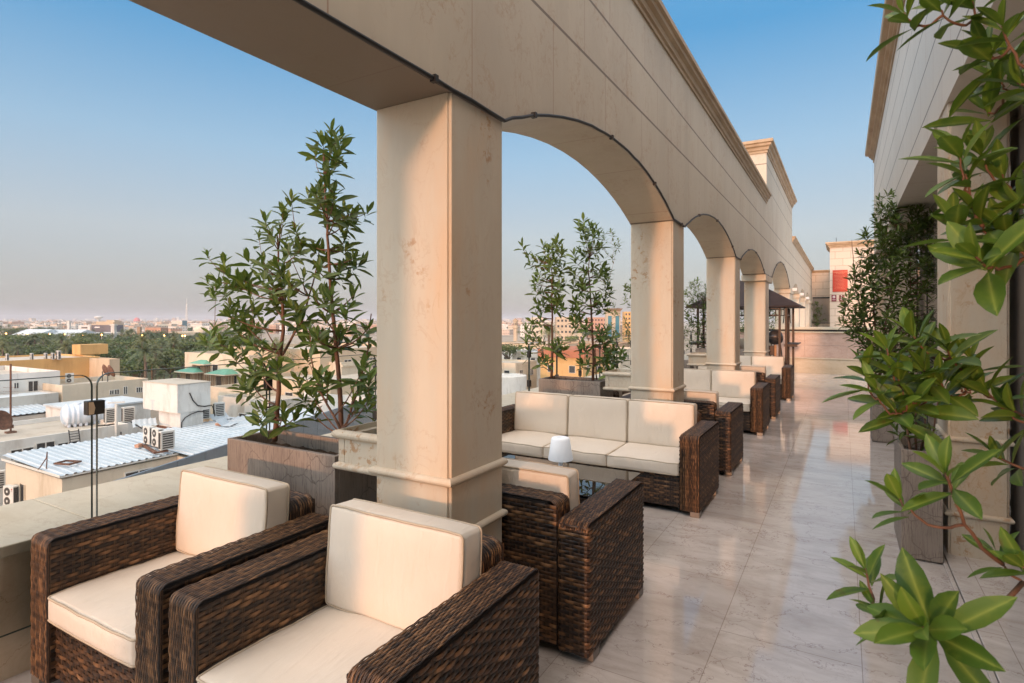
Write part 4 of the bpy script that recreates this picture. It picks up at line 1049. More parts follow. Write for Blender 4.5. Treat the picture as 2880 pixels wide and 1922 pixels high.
# -- corrugated roof house nearest the parapet
x0, x1, y0, y1, z = px_box((29.5,1285), (169,1338), (500,1271), -7)
hA = thing('corrugated_roof_house', 'cream house with white corrugated roof just below the parapet', 'house', (x1, y0, GZ))
w, d = x1-x0, y1-y0
mb = MB(); mb.box(-w+.15, -.15, .15, d, 0, 9.72); obj('wall', mb, M['cream_wall'], hA)
corr_roof(hA, -w, 0, 0, d, 9.95, 10.2, pitch=.42)
mb = MB(); mb.box(-w, 0, -.02, .0, 9.86, 10.0); mb.box(-.02, .0, .02, d, 9.84, 9.93); obj('fascia', mb, M['ac'], hA)
mb = MB(); mb.box(-w*.66-.28, -w*.66+.28, .12, .148, 7.6, 8.7); wd = obj('window', mb, M['win'], hA)
mb = MB(); mb.box(-w*.66-.34, -w*.66-.28, .08, .149, 7.55, 8.75); mb.box(-w*.66+.28, -w*.66+.34, .08, .149, 7.55, 8.75); mb.box(-w*.66-.28, -w*.66+.28, .08, .149, 7.5, 7.6); obj('window_frame', mb, M['cream_wall'], wd)
mb = MB(); mb.box(-.148, -.12, d*.52, d*.52+1.5, 8.4, 9.3); wd = obj('window', mb, M['win'], hA)
mb = MB(); mb.box(-.148, -.09, d*.52-.07, d*.52, 8.33, 9.37); mb.box(-.148, -.09, d*.52+1.5, d*.52+1.57, 8.33, 9.37); mb.box(-.148, -.09, d*.52+.72, d*.52+.78, 8.4, 9.3); mb.box(-.148, -.09, d*.52, d*.52+1.5, 9.3, 9.37); obj('window_frame', mb, M['ac'], wd)
A_y1 = y1; Ax0 = x0
# second roof stepping out, with grey clad wall in front
l2 = P(493,1271.5,-7); c2 = P(529,1281,-7); r2 = P(940,1165,-7)
hB = thing('corrugated_roof_shed', 'long white corrugated roof stepping out beyond the cream house', 'shed', (c2.x, l2.y, GZ))
w2 = c2.x - x0; d2 = r2.y - l2.y
mb = MB(); mb.box(-w2+.15, -.15, .1, d2-.1, 0, 9.72); obj('wall', mb, M['cream_wall'], hB)
corr_roof(hB, -w2, 0, 0, d2, 9.95, 10.2, pitch=.42)
# grey clad parapet of the lower hotel wing
a, b = P(180,1399,-4.6), P(1060,1112,-4.6)
gw = thing('grey_clad_wall', 'grey metal panel parapet wall running below the terrace edge', 'wall', tuple(a)); gd = (b-a); L_ = gd.length; gd.normalize(); gn = V((gd.y, -gd.x, 0))
mb = MB(); npan = int(L_/1.75)
for i in range(npan): mb.obox(gd*(i*1.75+.87), gd*.862, gn*.06, (0,0,2.4)); 
for i in range(len(mb.v)): mb.v[i] = (mb.v[i][0], mb.v[i][1], mb.v[i][2]-2.4)
obj('panel', mb, M['clad'], gw, bevel=.01)
mb = MB(); mb.obox(gd*(L_/2) + V((0,0,-2.44)) - gn*.1, gd*(L_/2), gn*.04, (0,0,2.4)); obj('backing', mb, M['dark_steel'], gw)

# -- block with a cantilevered cube on the roof
T = lambda u, v: P(u, v, 0)
dep = 44.0
def PDp(u, v, d=dep): return PD(u, v, d)
ct, lt, rt = P(499,1081.6,-3.4), P(405,1071.6,-3.4), P(601.7,1073.5,-3.4)
cubx0, cubx1, cuby0, cuby1 = lt.x, ct.x, ct.y, rt.y
cb_ = thing('roof_tank_room', 'stained white cube room cantilevered on a narrow base, standing on the roof', 'tank room', (cubx1, cuby0, -7))
w, d = cubx1-cubx0, cuby1-cuby0
zt = 3.6; zc = -5.66+7
mb = MB(); mb.box(-w, 0, 0, d, zc, zt-.06); obj('wall', mb, M['white_wall'], cb_)
mb = MB(); mb.box(-w-.04, .04, -.04, d+.04, zt-.06, zt); obj('roof_slab', mb, M['flat_roof'], cb_)
mb = MB(); mb.box(-w*.62, -.05, .25, d*.78, -.4, zc-.002); obj('base', mb, M['white_wall'], cb_)
mb = MB(); mb.box(-w*.66, .03, .18, .32, -.2, .12); mb.box(-.06, .1, .3, d*.9, -.2, .12); obj('rusty_curb', mb, M['rust'], cb_)
cbl = MB(); cbl.tube([(.03, d*.35, zt-.75), (.09, d*.37, zt-.95), (.06, d*.45, zt-1.4), (.06, d*.6, zt-1.85), (.06, d*.8, zt-1.98), (.08, d*1.02, zt-1.95), (.1, d*1.1, zt-2.4), (.1, d*1.12, zt-2.9)], .045, 6); obj('hose', cbl, M['black'], cb_, smooth=True)
cbl = MB(); cbl.tube([(0, .3, -.1), (.02, .32, .6), (.02, .6, .95), (.02, d*.4, 1.15), (.02, d*.62, 1.28), (.02, d*.8, 1.2)], .04, 6); obj('pipe', cbl, M['black'], cb_, smooth=True)

# -- air conditioners
def ac_unit(name, label, group, fans=2, w=.85, d=.34, h=1.22, logo=False):
    t = thing(name, label, 'air conditioner', group=group)
    mb = MB(); mb.box(0, w, 0, d, .05, h); mb.box(.05, .15, .05, d-.05, 0, .049); mb.box(w-.15, w-.05, .05, d-.05, 0, .049); obj('casing', mb, M['ac'], t, bevel=.015)
    for i in range(fans):
        mb = MB(); zc = h*(i+.5)/fans + (.03 if i == 0 else -.01); r = min(h/fans*.40, w*.38)
        mb.lathe([(.001, -.012), (r, -.012), (r, -.002), (.001, -.002)], (w*.42, 0, zc), 20, 'y'); f = obj('fan_grille', mb, M['grille'], t)
        mb = MB(); mb.lathe([(r*.3, -.018), (r*.3, -.013), (.001, -.013)], (w*.42, 0, zc), 12, 'y'); obj('hub', mb, M['ac'], f)
    mb = MB()
    for i in range(9): mb.box(w+.001, w+.012, .04+i*(d-.08)/9, .04+(i+.6)*(d-.08)/9, .12, h-.08)
    for i in range(7): mb.box(.1, w-.1, d+.001, d+.01, .12+i*(h-.2)/7, .12+(i+.62)*(h-.2)/7)
    obj('coil_grille', mb, M['grille'], t)
    if logo:
        mb = MB(); mb.lathe([(.001, -.008), (.045, -.008), (.045, -.001), (.001, -.001)], (w*.87, 0, h*.87), 16, 'y'); obj('badge', mb, M['red_sign'], t)
        fc = bpy.data.curves.new('badge text', 'FONT'); fc.body = 'LG'; fc.size = .09; fc.extrude = .001; fc.align_x = 'CENTER'; fc.materials.append(M['grille'])
        fo = text_obj(fc); fo.parent = t; fo.rotation_euler = (pi/2, 0, 0); fo.location = (w*.87, -.003, h*.755)
    return t
GAC = 'air conditioning units on the roofs'
q1 = lambda x, y: (x/3.264, 800 + y/3.264)
p = P(*q1(1310,1470), -7.0)
a1 = ac_unit('air_conditioner', 'leftmost of three twin fan units on a rusty stand on the corrugated roof', GAC); a1.location = tuple(P(*q1(1312,1468), -6.75)); a1.rotation_euler.z = radians(-2)
p2 = P(*q1(1390,1490), -6.75); dup(a1, p2, radians(-2), 'middle of three units on the corrugated roof, its side cover missing')
p3 = P(*q1(1490,1508), -6.75); c = dup(a1, p3 + V((.4,.4,0)), radians(-92), 'rightmost of three units on the corrugated roof, showing its coil grilles')
mb = MB(); mb.box(0, 3.2, -.1, .1, 0, .1); mb.box(0, 3.2, .5, .7, 0, .1); mb.box(0, .1, .1, .5, 0, .1); mb.box(3.1, 3.2, .1, .5, 0, .1); st_ = tag(obj('steel_stand', mb, M['rust']), 'rusty steel stand under the three units on the corrugated roof', 'stand'); st_.location = tuple(P(*q1(1310,1482), -6.86)); st_.rotation_euler.z = radians(-14)
for (u, v, z, rz, lb) in ((1225,1255,-6.6,-97,'unit with slatted grille standing left of the cube room'), (1065,1265,-6.6,-97,'unit behind the white tanks, beside the grey pole'), (1915,1230,-6.6,-100,'tall unit by the hoses right of the cube room'), (2050,1210,-6.6,-100,'low unit furthest right beyond the cube room'), (600,910,-5.5,70,'unit on the terrace roof in front of the ochre building')):
    dup(a1, P(*q1(u, v), z), radians(rz), lb, scale=1.0 if v > 1000 else .9)
lgz = -9.6
ac2 = ac_unit('air_conditioner', 'white twin fan unit with a red badge at the left edge, beside the cream house', GAC, logo=True); ac2.location = tuple(P(8, 1424, lgz)); ac2.rotation_euler.z = radians(14)
dup(a1, P(14, 1373, -9.3), radians(-100), 'unit with slatted grille behind the badged unit at the left edge')
for i, (u, lb) in enumerate(((95/6.528,'leftmost small unit on the ochre building roof'), (545/6.528,'black fronted small unit on the ochre building roof'), (800/6.528,'small white unit under the roof pipe of the ochre building'), (930/6.528,'low small unit left of the tall one on the ochre roof'), (1025/6.528,'taller twin fan unit on the ochre building roof'))):
    o = dup(a1, P(u, 860 + (1000 - 38*(u/281))/6.528 + 2, -5.2), radians(-5), lb, scale=.95 if i != 4 else 1.25)

# -- long white roof with tanks
xB1 = P(0,1244,-6.5).x; yB0 = P(0,1244,-6.5).y - 12; yB1 = P(345,1189,-6.5).y; xB0 = P(0,1203,-6.85).x
bB = building('flat_roof_block', 'long white flat roofed block carrying the water tanks and ladder', 'building', xB0, xB1, yB0, yB1, -6.5, 'white_wall', 'flat_roof', .35, pxw=[(31,1268,94,1284), (163,1249,220,1260), (103,1249,153,1257)])
def PXP(u, v, x):
    d_ = ray(u, v); k_ = x/d_.x; return (x, d_.y*k_, EYE + d_.z*k_)
def tank(label, u, v, zf, rz, s=1.0):
    t = thing('water_tank', label, 'water tank', tuple(P(u, v, zf)), rz, 'white plastic roof water tanks')
    mb = MB(); prof = [(.001,-1.15)] + [(r, h) for r, h in ((.45,-1.12),(.75,-1.0),(.85,-.85))]
    for i in range(3):
        h = -.75 + i*.36; prof += [(.90, h-.1), (.95, h-.04), (.95, h+.06), (.90, h+.12)]
    prof += [(.95,.35),(.93,.6),(.82,.85),(.6,1.03),(.3,1.12),(.001,1.15)]
    mb.lathe(prof, (0, 0, .98), 24, 'x'); obj('body', mb, M['tank'], t, smooth=True)
    mb = MB(); mb.lathe([(.001, 1.84), (.28, 1.84), (.28, 1.95), (.22, 2.0), (.001, 2.0)], sides=18); obj('lid', mb, M['tank'], t)
    for i in range(4):
        mb = MB(); mb.box(-.75+i*.4, -.55+i*.4, -.62, .62, 0, .5); obj('foot', mb, M['tank'], t, bevel=.03)
    t.scale = (s, s, s); return t
tank('ribbed white plastic tank above the ladder, nearer of the pair', 217, 1198, -6.85, radians(78), .92)
tank('white plastic tank half hidden behind the glass clamp', 287, 1188, -6.85, radians(78), .92)
ld = thing('roof_ladder', 'dark steel ladder leaning on the white block under the tanks', 'ladder', PXP(208,1253,xB1+.42), radians(90))
hh = EYE + ray(208,1206).z*((xB1+.05)/ray(208,1206).x) - ld.location.z
mb = MB()
for x in (-.3, .3): mb.tube([(x, -.25, 0), (x, .05, hh)], .035, 6)
obj('rail', mb, M['dark_steel'], ld)
for i in range(6):
    mb = MB(); f = (i+.6)/6.3; mb.tube([(-.3, -.25+.3*f, hh*f), (.3, -.25+.3*f, hh*f)], .026, 6); obj('rung', mb, M['dark_steel'], ld)
pl = thing('grey_pole', 'grey steel pole with crossarm beside the white tanks', 'pole', PXP(327,1232,xB1+.35))
mb = MB(); mb.tube([(0,0,-3), (0,0,2.6)], .11, 8); obj('shaft', mb, M['dark_steel'] if False else M['ac'], pl); mb = MB(); mb.obox((0,0,2.7), (.3,.45,0), (-.04,.03,0), (0,0,.05)); obj('crossarm', mb, M['ac'], pl)
am = thing('antenna_mast', 'thin rusty mast standing on the white roof at the left', 'mast', tuple(P(30,1218,-6.85)))
mb = MB(); mb.tube([(0,0,0), (0,0,5.15)], .07, 6); mb.box(-.28, .28, -.28, .28, 0, .12); mb.box(-.14,.14,-.14,.14,.35,.6); obj('shaft', mb, M['rust'], am)
mb = MB()
for i, zz in enumerate((1.2, 1.9, 2.9, 3.1, 3.4)): mb.tube([(-.45,-.3,zz), (.45,.3,zz)], .012, 4)
obj('crossbar', mb, M['rust'], am)
dh = thing('satellite_dish', 'rusty satellite dish cut by the left edge', 'satellite dish', tuple(P(-4,1228,-6.85)), 0, 'satellite dishes on roofs')
mb = MB(); mb.lathe([(.001,.0),(.35,.05),(.62,.16),(.75,.28),(.73,.29),(.6,.19),(.33,.08),(.001,.03)], (0,0,0), 20, 'x'); db = obj('bowl', mb, M['rust'], dh, smooth=True); db.location = (.1,0,1.1); db.rotation_euler = (0, radians(-20), radians(25))
mb = MB(); mb.tube([(0,0,0),(0,0,1.1)], .05, 6); obj('stand', mb, M['dark_steel'], dh)
db2 = dup(dh, P(288,1072,-5.4), radians(60), 'left one of two dark dishes on the cream terrace roof'); dup(dh, P(303,1074,-5.4), radians(60), 'right one of two dark dishes on the cream terrace roof')
fr = tag(obj('cable_frame', (lambda b: (b.box(0,1.1,0,.09,.1,.2), b.box(0,1.1,.7,.79,.1,.2), b.box(0,.09,.09,.7,.1,.2), b.box(1.0,1.1,.09,.7,.1,.2), b.tube([(.1,-.5,0),(.2,-.55,.5),(.15,-.5,.95),(.05,-.45,.6),(-.2,-.6,.1),(0,-.9,.05)], .03, 5), b)[-1])(MB()), M['rust']), 'rusty steel frame with a loop of cable on the corrugated roof', 'frame'); fr.location = tuple(P(150,1312,-6.95)); fr.rotation_euler.z = radians(20)

# -- odds and ends lying on the roofs
for k, (u, v, z, lb) in enumerate(((q1(1330,1300)+(-6.75,'bent roofing sheet left of the cube room')), (q1(2040,1240)+(-6.75,'upturned pale roofing sheet by the right hand roof units')), (q1(2090,1290)+(-6.8,'lower pale roofing sheet with rubble on it')))):
    mb = MB(); n = 9; vs = []
    for i in range(n+1): vs += [(-.8+1.6*i/n, -.5, .02+.05*(i%2)), (-.8+1.6*i/n, .15, .05+.05*(i%2)), (-.8+1.6*i/n, .6, .45+.05*(i%2))]
    mb.add(vs, [(i*3+j, i*3+j+1, i*3+j+4, i*3+j+3) for i in range(n) for j in range(2)])
    o = tag(obj('scrap_sheet', mb, M['corr'], fix=False), lb, 'metal sheet'); o.location = tuple(P(u, v, z)); o.rotation_euler.z = 1.2+k*.5
rk = random.Random(5)
for k, (x, y, lb) in enumerate(((1275,1494,'lone brick on the corrugated roof left of the twin fan units'), (2050,1262,'brick weighing down the pale sheet, nearer the sapling'), (2010,1298,'brick at the edge of the lower pale sheet'), (1330,1296,'brick on the bent sheet left of the cube room'))):
    mb = MB(); mb.obox((0,0,.1), (.24,.05,0), (-.03,.13,.0), (0,.02,.1)); mb.obox((.2,.2,.07), (.12,.02,.02), (-.02,.1,0), (0,0,.07))
    o = tag(obj('brick', mb, M['pink_wall'], bevel=.015), lb, 'brick'); o.location = tuple(P(*q1(x, y), -6.84)); o.rotation_euler.z = rk.uniform(0, 3)
for k, (pts, lb) in enumerate((([(1130,1245),(1200,1262),(1250,1290),(1300,1322)], 'black hose sagging from the unit by the pole'), ([(960,1290),(1040,1310),(1110,1345),(1112,1400)], 'thin pipe running down the white block beside the pole'), ([(880,1300),(960,1295),(1080,1280),(1180,1260)], 'pipe along the roof edge under the white tanks'))):
    mb = MB(); mb.tube([P(*q1(x, y), -6.6 - (.5 if k == 1 and i > 1 else 0)) for i, (x, y) in enumerate(pts)], .05, 6); tag(obj('roof_hose', mb, M['black'], smooth=True), lb, 'hose')
# -- lean-to, blue white flat roofs, low walls
xC = P(165,1153,-7).x; yC = P(165,1153,-7).y
lt = thing('lean_to_shed', 'low shed with white corrugated roof and patched render wall, far left', 'shed', (xC, yC-24, GZ))
mb = MB(); mb.box(-5.0, 0, 0, 24, 0, 9.8); obj('wall', mb, M['grey_wall'], lt); corr_roof(lt, -5.1, .15, 0, 24, 9.95, 10.35, pitch=.45)
def slab_roof(name, label, L, C, R, z, wall, roof, cat='building', over=.15, wins=()):
    x0, x1, y0, y1, _ = px_box(L, C, R, z); t = building(name, label, cat, x0, x1, y0, y1, z-.16, wall, roof, .01, wins=wins)
    mb = MB(); mb.box(-(x1-x0)-over, over, -over, (y1-y0)+over, z-.158-GZ, z-GZ); obj('roof_slab', mb, M[roof], t); return t
slab_roof('white_roof_block', 'flat pale blue white roof behind the water tanks', (127,1137), (208,1150), (392,1121), -6.3, 'white_wall', 'pale_roof')
slab_roof('small_roof_house', 'small shed with pale curved roof and slatted side', (170,1106), (212,1111), (288,1101), -6.2, 'white_wall', 'pale_roof', 'shed')
x1 = P(165,1105,-5.8).x; y1 = P(165,1105,-5.8).y
building('low_parapet_block', 'long low block with white edged roof at the far left', 'building', x1-4, x1, y1-40, y1, -5.8, 'grey_wall', 'pale_roof', .1)
x1 = P(169,1043,-3.9).x; y1 = P(169,1043,-3.9).y
building('stained_white_house', 'stained white two storey house with a big dark doorway', 'house', x1-14, x1, y1-45, y1, -3.9, 'white_wall', 'flat_roof', .5, pxw=[(80,1073.7,106,1100), (40,1078,52,1092)])
x0, x1, y0, y1, _ = px_box((143,1084), (175,1085), (410,1064), -5.1)
building('cream_terrace_house', 'cream flat roofed house with a row of small windows behind the glass', 'house', x0-6, x1, y0, y1, -5.1, 'cream_wall', 'flat_roof', .5, pxw=[(309,1099,319,1109), (323,1097,334,1109), (348,1089,357,1108), (383.6,1091,393.7,1103), (396,1090.5,404,1102)])
yH1 = P(281,1002.5,-5.0).y; xH = P(281,1002.5,-5.0).x
oc = building('ochre_building', 'long ochre orange windowless building at the edge of the park', 'building', xH-16, xH, yH1-150, yH1, -5.0, 'orange_wall', 'flat_roof', .3)
building('ochre_annex', 'brownish end wing of the ochre building', 'building', xH-5, P(308,1011,-5.2).x, P(308,1011,-5.2).y, P(308,1011,-5.2).y+1.6, -5.2, 'sand_wall', 'flat_roof', .3)
_k = 106; lx, cx, ry = PD(212,970,_k), PD(226,971,_k-.5), PD(269,969,_k+2.2)
s_ = lx.x; ot = thing('ochre_roof_room', 'ochre cube room on a narrow base on top of the ochre building', 'tank room', (cx.x, cx.y, -5.0))
w, d = 3.2, 4.6; zr = lx.z+5.0
mb = MB(); mb.box(-w, 0, 0, d, zr-1.85, zr); obj('wall', mb, M['orange_wall'], ot); mb = MB(); mb.box(-w*.8, -.2, d*.1, d*.75, 0, zr-1.852); obj('base', mb, M['orange_wall'], ot)
# hidden-side filler houses so the rows go on behind planter and pillars
def gable(label, u, v, z, w, d, h, m):
    c = P(u, v, z); t = building('beige_villa', label, 'house', c.x-w, c.x, c.y, c.y+d, z, m, 'flat_roof', .5, group=None, wins=[('x', .25, z-2.4, 1.3, 1.5), ('x', .5, z-2.4, 1.3, 1.5), ('x', .75, z-2.4, 1.3, 1.5), ('y', .5, z-2.4, 1.3, 1.5)])
    return t
# green roofed pavilions
def pavilion(label, u, v, z, w, h, roofm='green_roof'):
    c = P(u, v, z); t = thing('green_roof_pavilion', label, 'pavilion', (c.x, c.y, GZ), group='green roofed pavilions'); H = z-GZ
    mb = MB(); mb.box(-w*.42, w*.42, -w*.42, w*.42, 0, H); obj('wall', mb, M['sand_wall'], t)
    mb = MB()
    for i in range(9):
        if i in (3, 4, 5): continue
        x = -w*.4 + i*w*.1; mb.box(x-.09, x+.09, -w*.42-.12, -w*.42-.001, H-2.6, H); mb.box(w*.42+.001, w*.42+.12, x-.09, x+.09, H-2.6, H)
    obj('slat', mb, M['brown_wall'], t)
    mb = MB(); mb.box(-w*.14, w*.14, -w*.42-.03, -w*.42-.001, H-2.5, H-.2); mb.box(w*.42+.001, w*.42+.03, -w*.14, w*.14, H-2.5, H-.2); obj('window', mb, M['win'], t)
    mb = MB(); mb.box(-w*.58, w*.58, -w*.58, w*.58, H+.002, H+.16); obj('eaves', mb, M['cream_wall'], t)
    mb = MB(); mb.add([(-w*.56,-w*.56,H+.165),(w*.56,-w*.56,H+.165),(w*.56,w*.56,H+.165),(-w*.56,w*.56,H+.165),(-w*.2,-w*.2,H+h),(w*.2,-w*.2,H+h),(w*.2,w*.2,H+h),(-w*.2,w*.2,H+h)], [(0,1,5,4),(1,2,6,5),(2,3,7,6),(3,0,4,7),(4,5,6,7)]); obj('roof', mb, M[roofm], t); return t
pavilion('left green roofed pavilion behind the white cube room', 562, 1046, -6.4, 4.3, .75)
pavilion('right green roofed pavilion, half behind the sapling', 648, 1052, -6.4, 4.3, .75)
pavilion('upper green roof with white drum set back behind the lower pavilions', 586, 1024, -5.2, 3.6, .7)
gable('pale villa with blue banded parapet behind the sapling', 700, 1000, -3.5, 16, 22, 6, 'cream_wall')
gable('low cream villa right of the white cube room', 720, 1100, -6.6, 9, 12, 6, 'cream_wall')
gable('grey villa with low wall beside the grey roof units', 760, 1130, -6.9, 9, 10, 6, 'grey_wall')
gable('beige villa with long cornice seen between the saplings', 960, 1020, -4.2, 20, 26, 6, 'cream_wall')
bv = bpy.data.objects[[o.name for o in COL.objects if o.get('label','').startswith('beige villa with long cornice')][0]]
for k, yy in enumerate((3, 4.6, 6.2, 7.8, 14, 15.6, 20, 21.6)):
    mb = MB(); mb.add([(.02, yy-.42, 8.2), (.02, yy+.42, 8.2), (.02, yy+.42, 9.5), (.02, yy+.2, 10.1), (.02, yy, 10.5), (.02, yy-.2, 10.1), (.02, yy-.42, 9.5)], [tuple(range(7))]); obj('pointed_window', mb, M['win'], bv)
mb = MB(); mb.box(-.0, .25, 0, 26, 12.2, 12.5); mb.box(0, .18, 0, 26, 7.5, 7.7); obj('cornice', mb, M['cream_wall'], bv)
gable('beige villa nearer below the saplings', 930, 1075, -5.4, 14, 18, 6, 'sand_wall')
gable('white villa close to the pillar edge', 1040, 1120, -6.5, 10, 12, 6, 'white_wall')
gable('cream villa farther behind the saplings', 900, 985, -2.5, 20, 20, 6, 'sand_wall')
# between the first two pillars
x0, x1, y0, y1, _ = px_box((1330,1078), (1474,1044), (1500,1044), -7.4)
rt_ = thing('round_white_tank', 'large round white tank roof below the glass between the first two pillars', 'tank', (P(1425,1050,-8).x, P(1425,1050,-8).y, GZ))
mb = MB(); mb.lathe([(3.6,0),(3.6,8.6),(3.45,8.7),(3.45,8.5),(.001,8.45)], sides=40); obj('body', mb, M['white_wall'], rt_)
def simple(label, u, v, z, w, d, wall, roof='flat_roof', name='flat_roof_house', wins=True, cat='house', zb=GZ):
    c = P(u, v, z); wl = []
    if wins:
        k = max(2, int(d/4)); wl = [('x', (i+.5)/k, z-2.2, 1.2, 1.3) for i in range(k)]; k = max(1, int(w/4)); wl += [('y', (i+.5)/k, z-2.2, 1.2, 1.3) for i in range(k)]
    return building(name, label, cat, c.x-w, c.x, c.y, c.y+d, z, wall, roof, .4, wins=wl)
simple('cream house with small square windows left of the second sapling pair', 1450, 1022, -7.0, 12, 9, 'cream_wall')
simple('pale flat roofed house above the round white tank', 1478, 990, -6.8, 16, 14, 'white_wall', 'pale_roof')
simple('terracotta banded house behind the second planter', 1640, 1008, -5.6, 9, 14, 'orange_wall', 'flat_roof', cat='house')
mb = MB(); c = P(1640,1008,-5.6); mb.box(-9.4,.4,-.4,14.4,0,1.5); o = tag(obj('roof_band', mb, M['red_wall']), 'thick terracotta roof band on the orange house behind the second planter', 'roof band'); o.location = (c.x, c.y, -5.598)
simple('grey green house at the left of the second pillar', 1560, 992, -6.4, 12, 12, 'grey_wall', 'pale_roof')
simple('long low beige house behind the slim saplings', 1600, 968, -6.0, 26, 18, 'sand_wall')
simple('pale house with roof edge near the second pillar', 1745, 985, -6.2, 12, 16, 'cream_wall')
simple('low brown house near the second pillar', 1730, 968, -6.0, 20, 16, 'brown_wall')
# towers right of the first pillar
tp = P(1450,960,GZ); tp = PD(1450, 945, 330)
mn = thing('brown_minaret', 'peach and brown octagonal minaret between the first two pillars', 'minaret', (tp.x, tp.y, GZ)); H = 17+EYE + 330*(900-897)/1600
mb = MB(); mb.lathe([(1.6,0),(1.6,4.2),(1.25,4.3),(1.25,13.5),(1.7,13.9),(1.7,14.4),(1.3,14.5),(1.3,17.6),(1.65,17.9),(1.65,18.2)], sides=8); obj('shaft', mb, M['sand_wall'], mn)
mb = MB(); mb.lathe([(1.65,18.21),(1.45,18.5),(.8,19.0),(.2,19.4),(.001,19.8)], sides=8); obj('cap', mb, M['brown_wall'], mn)
for k in range(8):
    w = 2*pi*(k+.5)/8; mb = MB(); mb.obox((1.22*cos(w), 1.22*sin(w), 16.2), V((-sin(w), cos(w), 0))*.24, V((cos(w), sin(w), 0))*.04, (0,0,.8)); obj('window', mb, M['win'], mn)
def tower(name, label, u0, u1, v0, dep, m, cat='tower', depth=None, z0=GZ, group=None, wn=0, pane='win'):
    a, b = PD(u0, 900, dep), PD(u1, 900, dep); zt = EYE + dep*(900-v0)/1600; wd = (b-a).length; t = thing(name, label, cat, tuple((a.x, a.y, z0)), YAW, group)
    h = zt - z0; dd = depth or wd*.8; mb = MB(); mb.box(0, wd, 0, dd, 0, h); obj('wall', mb, M[m], t)
    if wn:
        nf = max(2, int(h/3.6)); 
        for i in range(1, nf):
            mb = MB()
            for k in range(wn): mb.box(wd*(k+.25)/wn, wd*(k+.75)/wn, -.15, -.01, h*i/nf+.6, h*i/nf+2.2)
            obj('window_row', mb, M[pane], t)
    return t, wd, h, dd
t, wd, h, dd = tower('glass_office_tower', 'office tower with twin teal glass strips and brown flared roof', 1706, 1745, 876, 520, 'sand_wall')
for a in (.10, .64):
    mb = MB(); mb.box(wd*a, wd*(a+.26), -.5, -.02, 2, h*.84); obj('glass_strip', mb, M['tealglass'], t)
mb = MB(); mb.add([(0,-.1,h+.01),(wd,-.1,h+.01),(wd,dd,h+.01),(0,dd,h+.01),(-wd*.14,-3,h+2.6),(wd*1.14,-3,h+2.6),(wd*1.14,dd+3,h+2.6),(-wd*.14,dd+3,h+2.6)], [(0,3,2,1),(4,5,6,7),(0,1,5,4),(1,2,6,5),(2,3,7,6),(3,0,4,7)]); obj('roof', mb, M['brown_wall'], t)
tower('orange_tower', 'plain orange tower block just left of the second pillar', 1757, 1800, 877, 480, 'orange_wall', wn=5)
tower('beige_block', 'blank beige block behind the slim saplings', 1565, 1640, 892, 420, 'sand_wall', wn=7)
tower('beige_block', 'brown and cream block left of the slim saplings', 1494, 1528, 893, 420, 'cream_wall', wn=3)
tower('beige_block', 'pinkish apartment block between the slim saplings', 1655, 1705, 893, 600, 'pink_wall', wn=6)

# -- landmarks beyond the park
def disc(label, u, v, dep, r, h, zt):
    pass
cc = PD(312, 945, 430); au = thing('curved_hall', 'low curved pink grey hall beside the white minaret', 'hall', (cc.x, cc.y, GZ))
mb = MB(); mb.lathe([(7.2,0),(7.2,2.4),(8.2,2.5),(8.2,6.6),(.001,6.8)], sides=48); obj('drum', mb, M['white_wall'], au)
mb = MB(); mb.lathe([(7.25,.2),(7.25,2.3)], sides=48); obj('window_band', mb, M['win'], au)
mb = MB(); mb.box(7.5, 15, -3, 6, 0, 7.6); mb.box(15.02, 25, -1, 6, 0, 5.8); mb.box(9, 14, 6.02, 12, 0, 9); obj('annex', mb, M['sand_wall'], au); au.rotation_euler.z = YAW
mp = PD(320, 945, 345); wm = thing('white_minaret', 'white square minaret with balcony and domed lantern', 'minaret', (mp.x, mp.y, GZ), YAW)
mb = MB(); mb.box(-1.05, 1.05, -1.05, 1.05, 0, 15.0); mb.box(-1.45, 1.45, -1.45, 1.45, 15.02, 15.9); obj('shaft', mb, M['white_wall'], wm)
mb = MB(); mb.lathe([(.85,15.91),(.85,17.0),(1.05,17.05),(.85,17.5),(.4,18.0),(.1,18.4),(.001,19)], sides=12); obj('lantern', mb, M['sand_wall'], wm)
t, wd, h, dd = tower('navy_office_block', 'dark navy glass office block with stepped pale top', 257, 316, 911, 640, 'sand_wall', 'office block')
mb = MB(); mb.box(.5, wd*.52, -.5, -.02, 0, h-1.5); mb.box(wd*.53, wd+.5, -.3, -.02, 0, h-1.5); mb.box(wd+.01, wd+.5, 0, dd*.9, 0, h-1.5); obj('curtain_wall', mb, M['blueglass'], t)
mb = MB(); mb.box(wd*.1, wd*.95, dd*.2, dd*.9, h+.01, h+2.4); mb.box(wd*.55, wd*.9, dd*.3, dd*.8, h+2.42, h+4.2); obj('upper_storey', mb, M['sand_wall'], t)
mb = MB(); mb.box(wd*.18, wd*.42, -.9, -.55, h*.68, h*.76); obj('name_strip', mb, M['signwhite'], t)
tower('white_office_block', 'low white office block with a dark window strip left of the navy block', 221, 254, 915, 640, 'white_wall', 'office block', wn=1)
t, wd, h, dd = tower('lattice_water_tower', 'slim white lattice tower rising from the trees', 188, 195, 903, 560, 'white_wall', 'tower'); 
t, wd, h, dd = tower('exhibition_hall', 'long white roofed exhibition hall among palms', 95, 200, 941, 430, 'white_wall', 'hall', depth=26)
mb = MB(); mb.add([(-3,-2,h-1),(wd+3,-2,h-1),(wd+3,13,h+3.4),(-3,13,h+3.4),(wd+3,28,h-1),(-3,28,h-1)], [(0,1,2,3),(3,2,4,5),(0,3,5),(1,4,2)]); obj('roof', mb, M['pale_roof'], t)
t, wd, h, dd = tower('exhibition_hall', 'left exhibition hall with cream gable, partly hidden by palms', 45, 96, 940, 420, 'cream_wall', 'hall', depth=26)
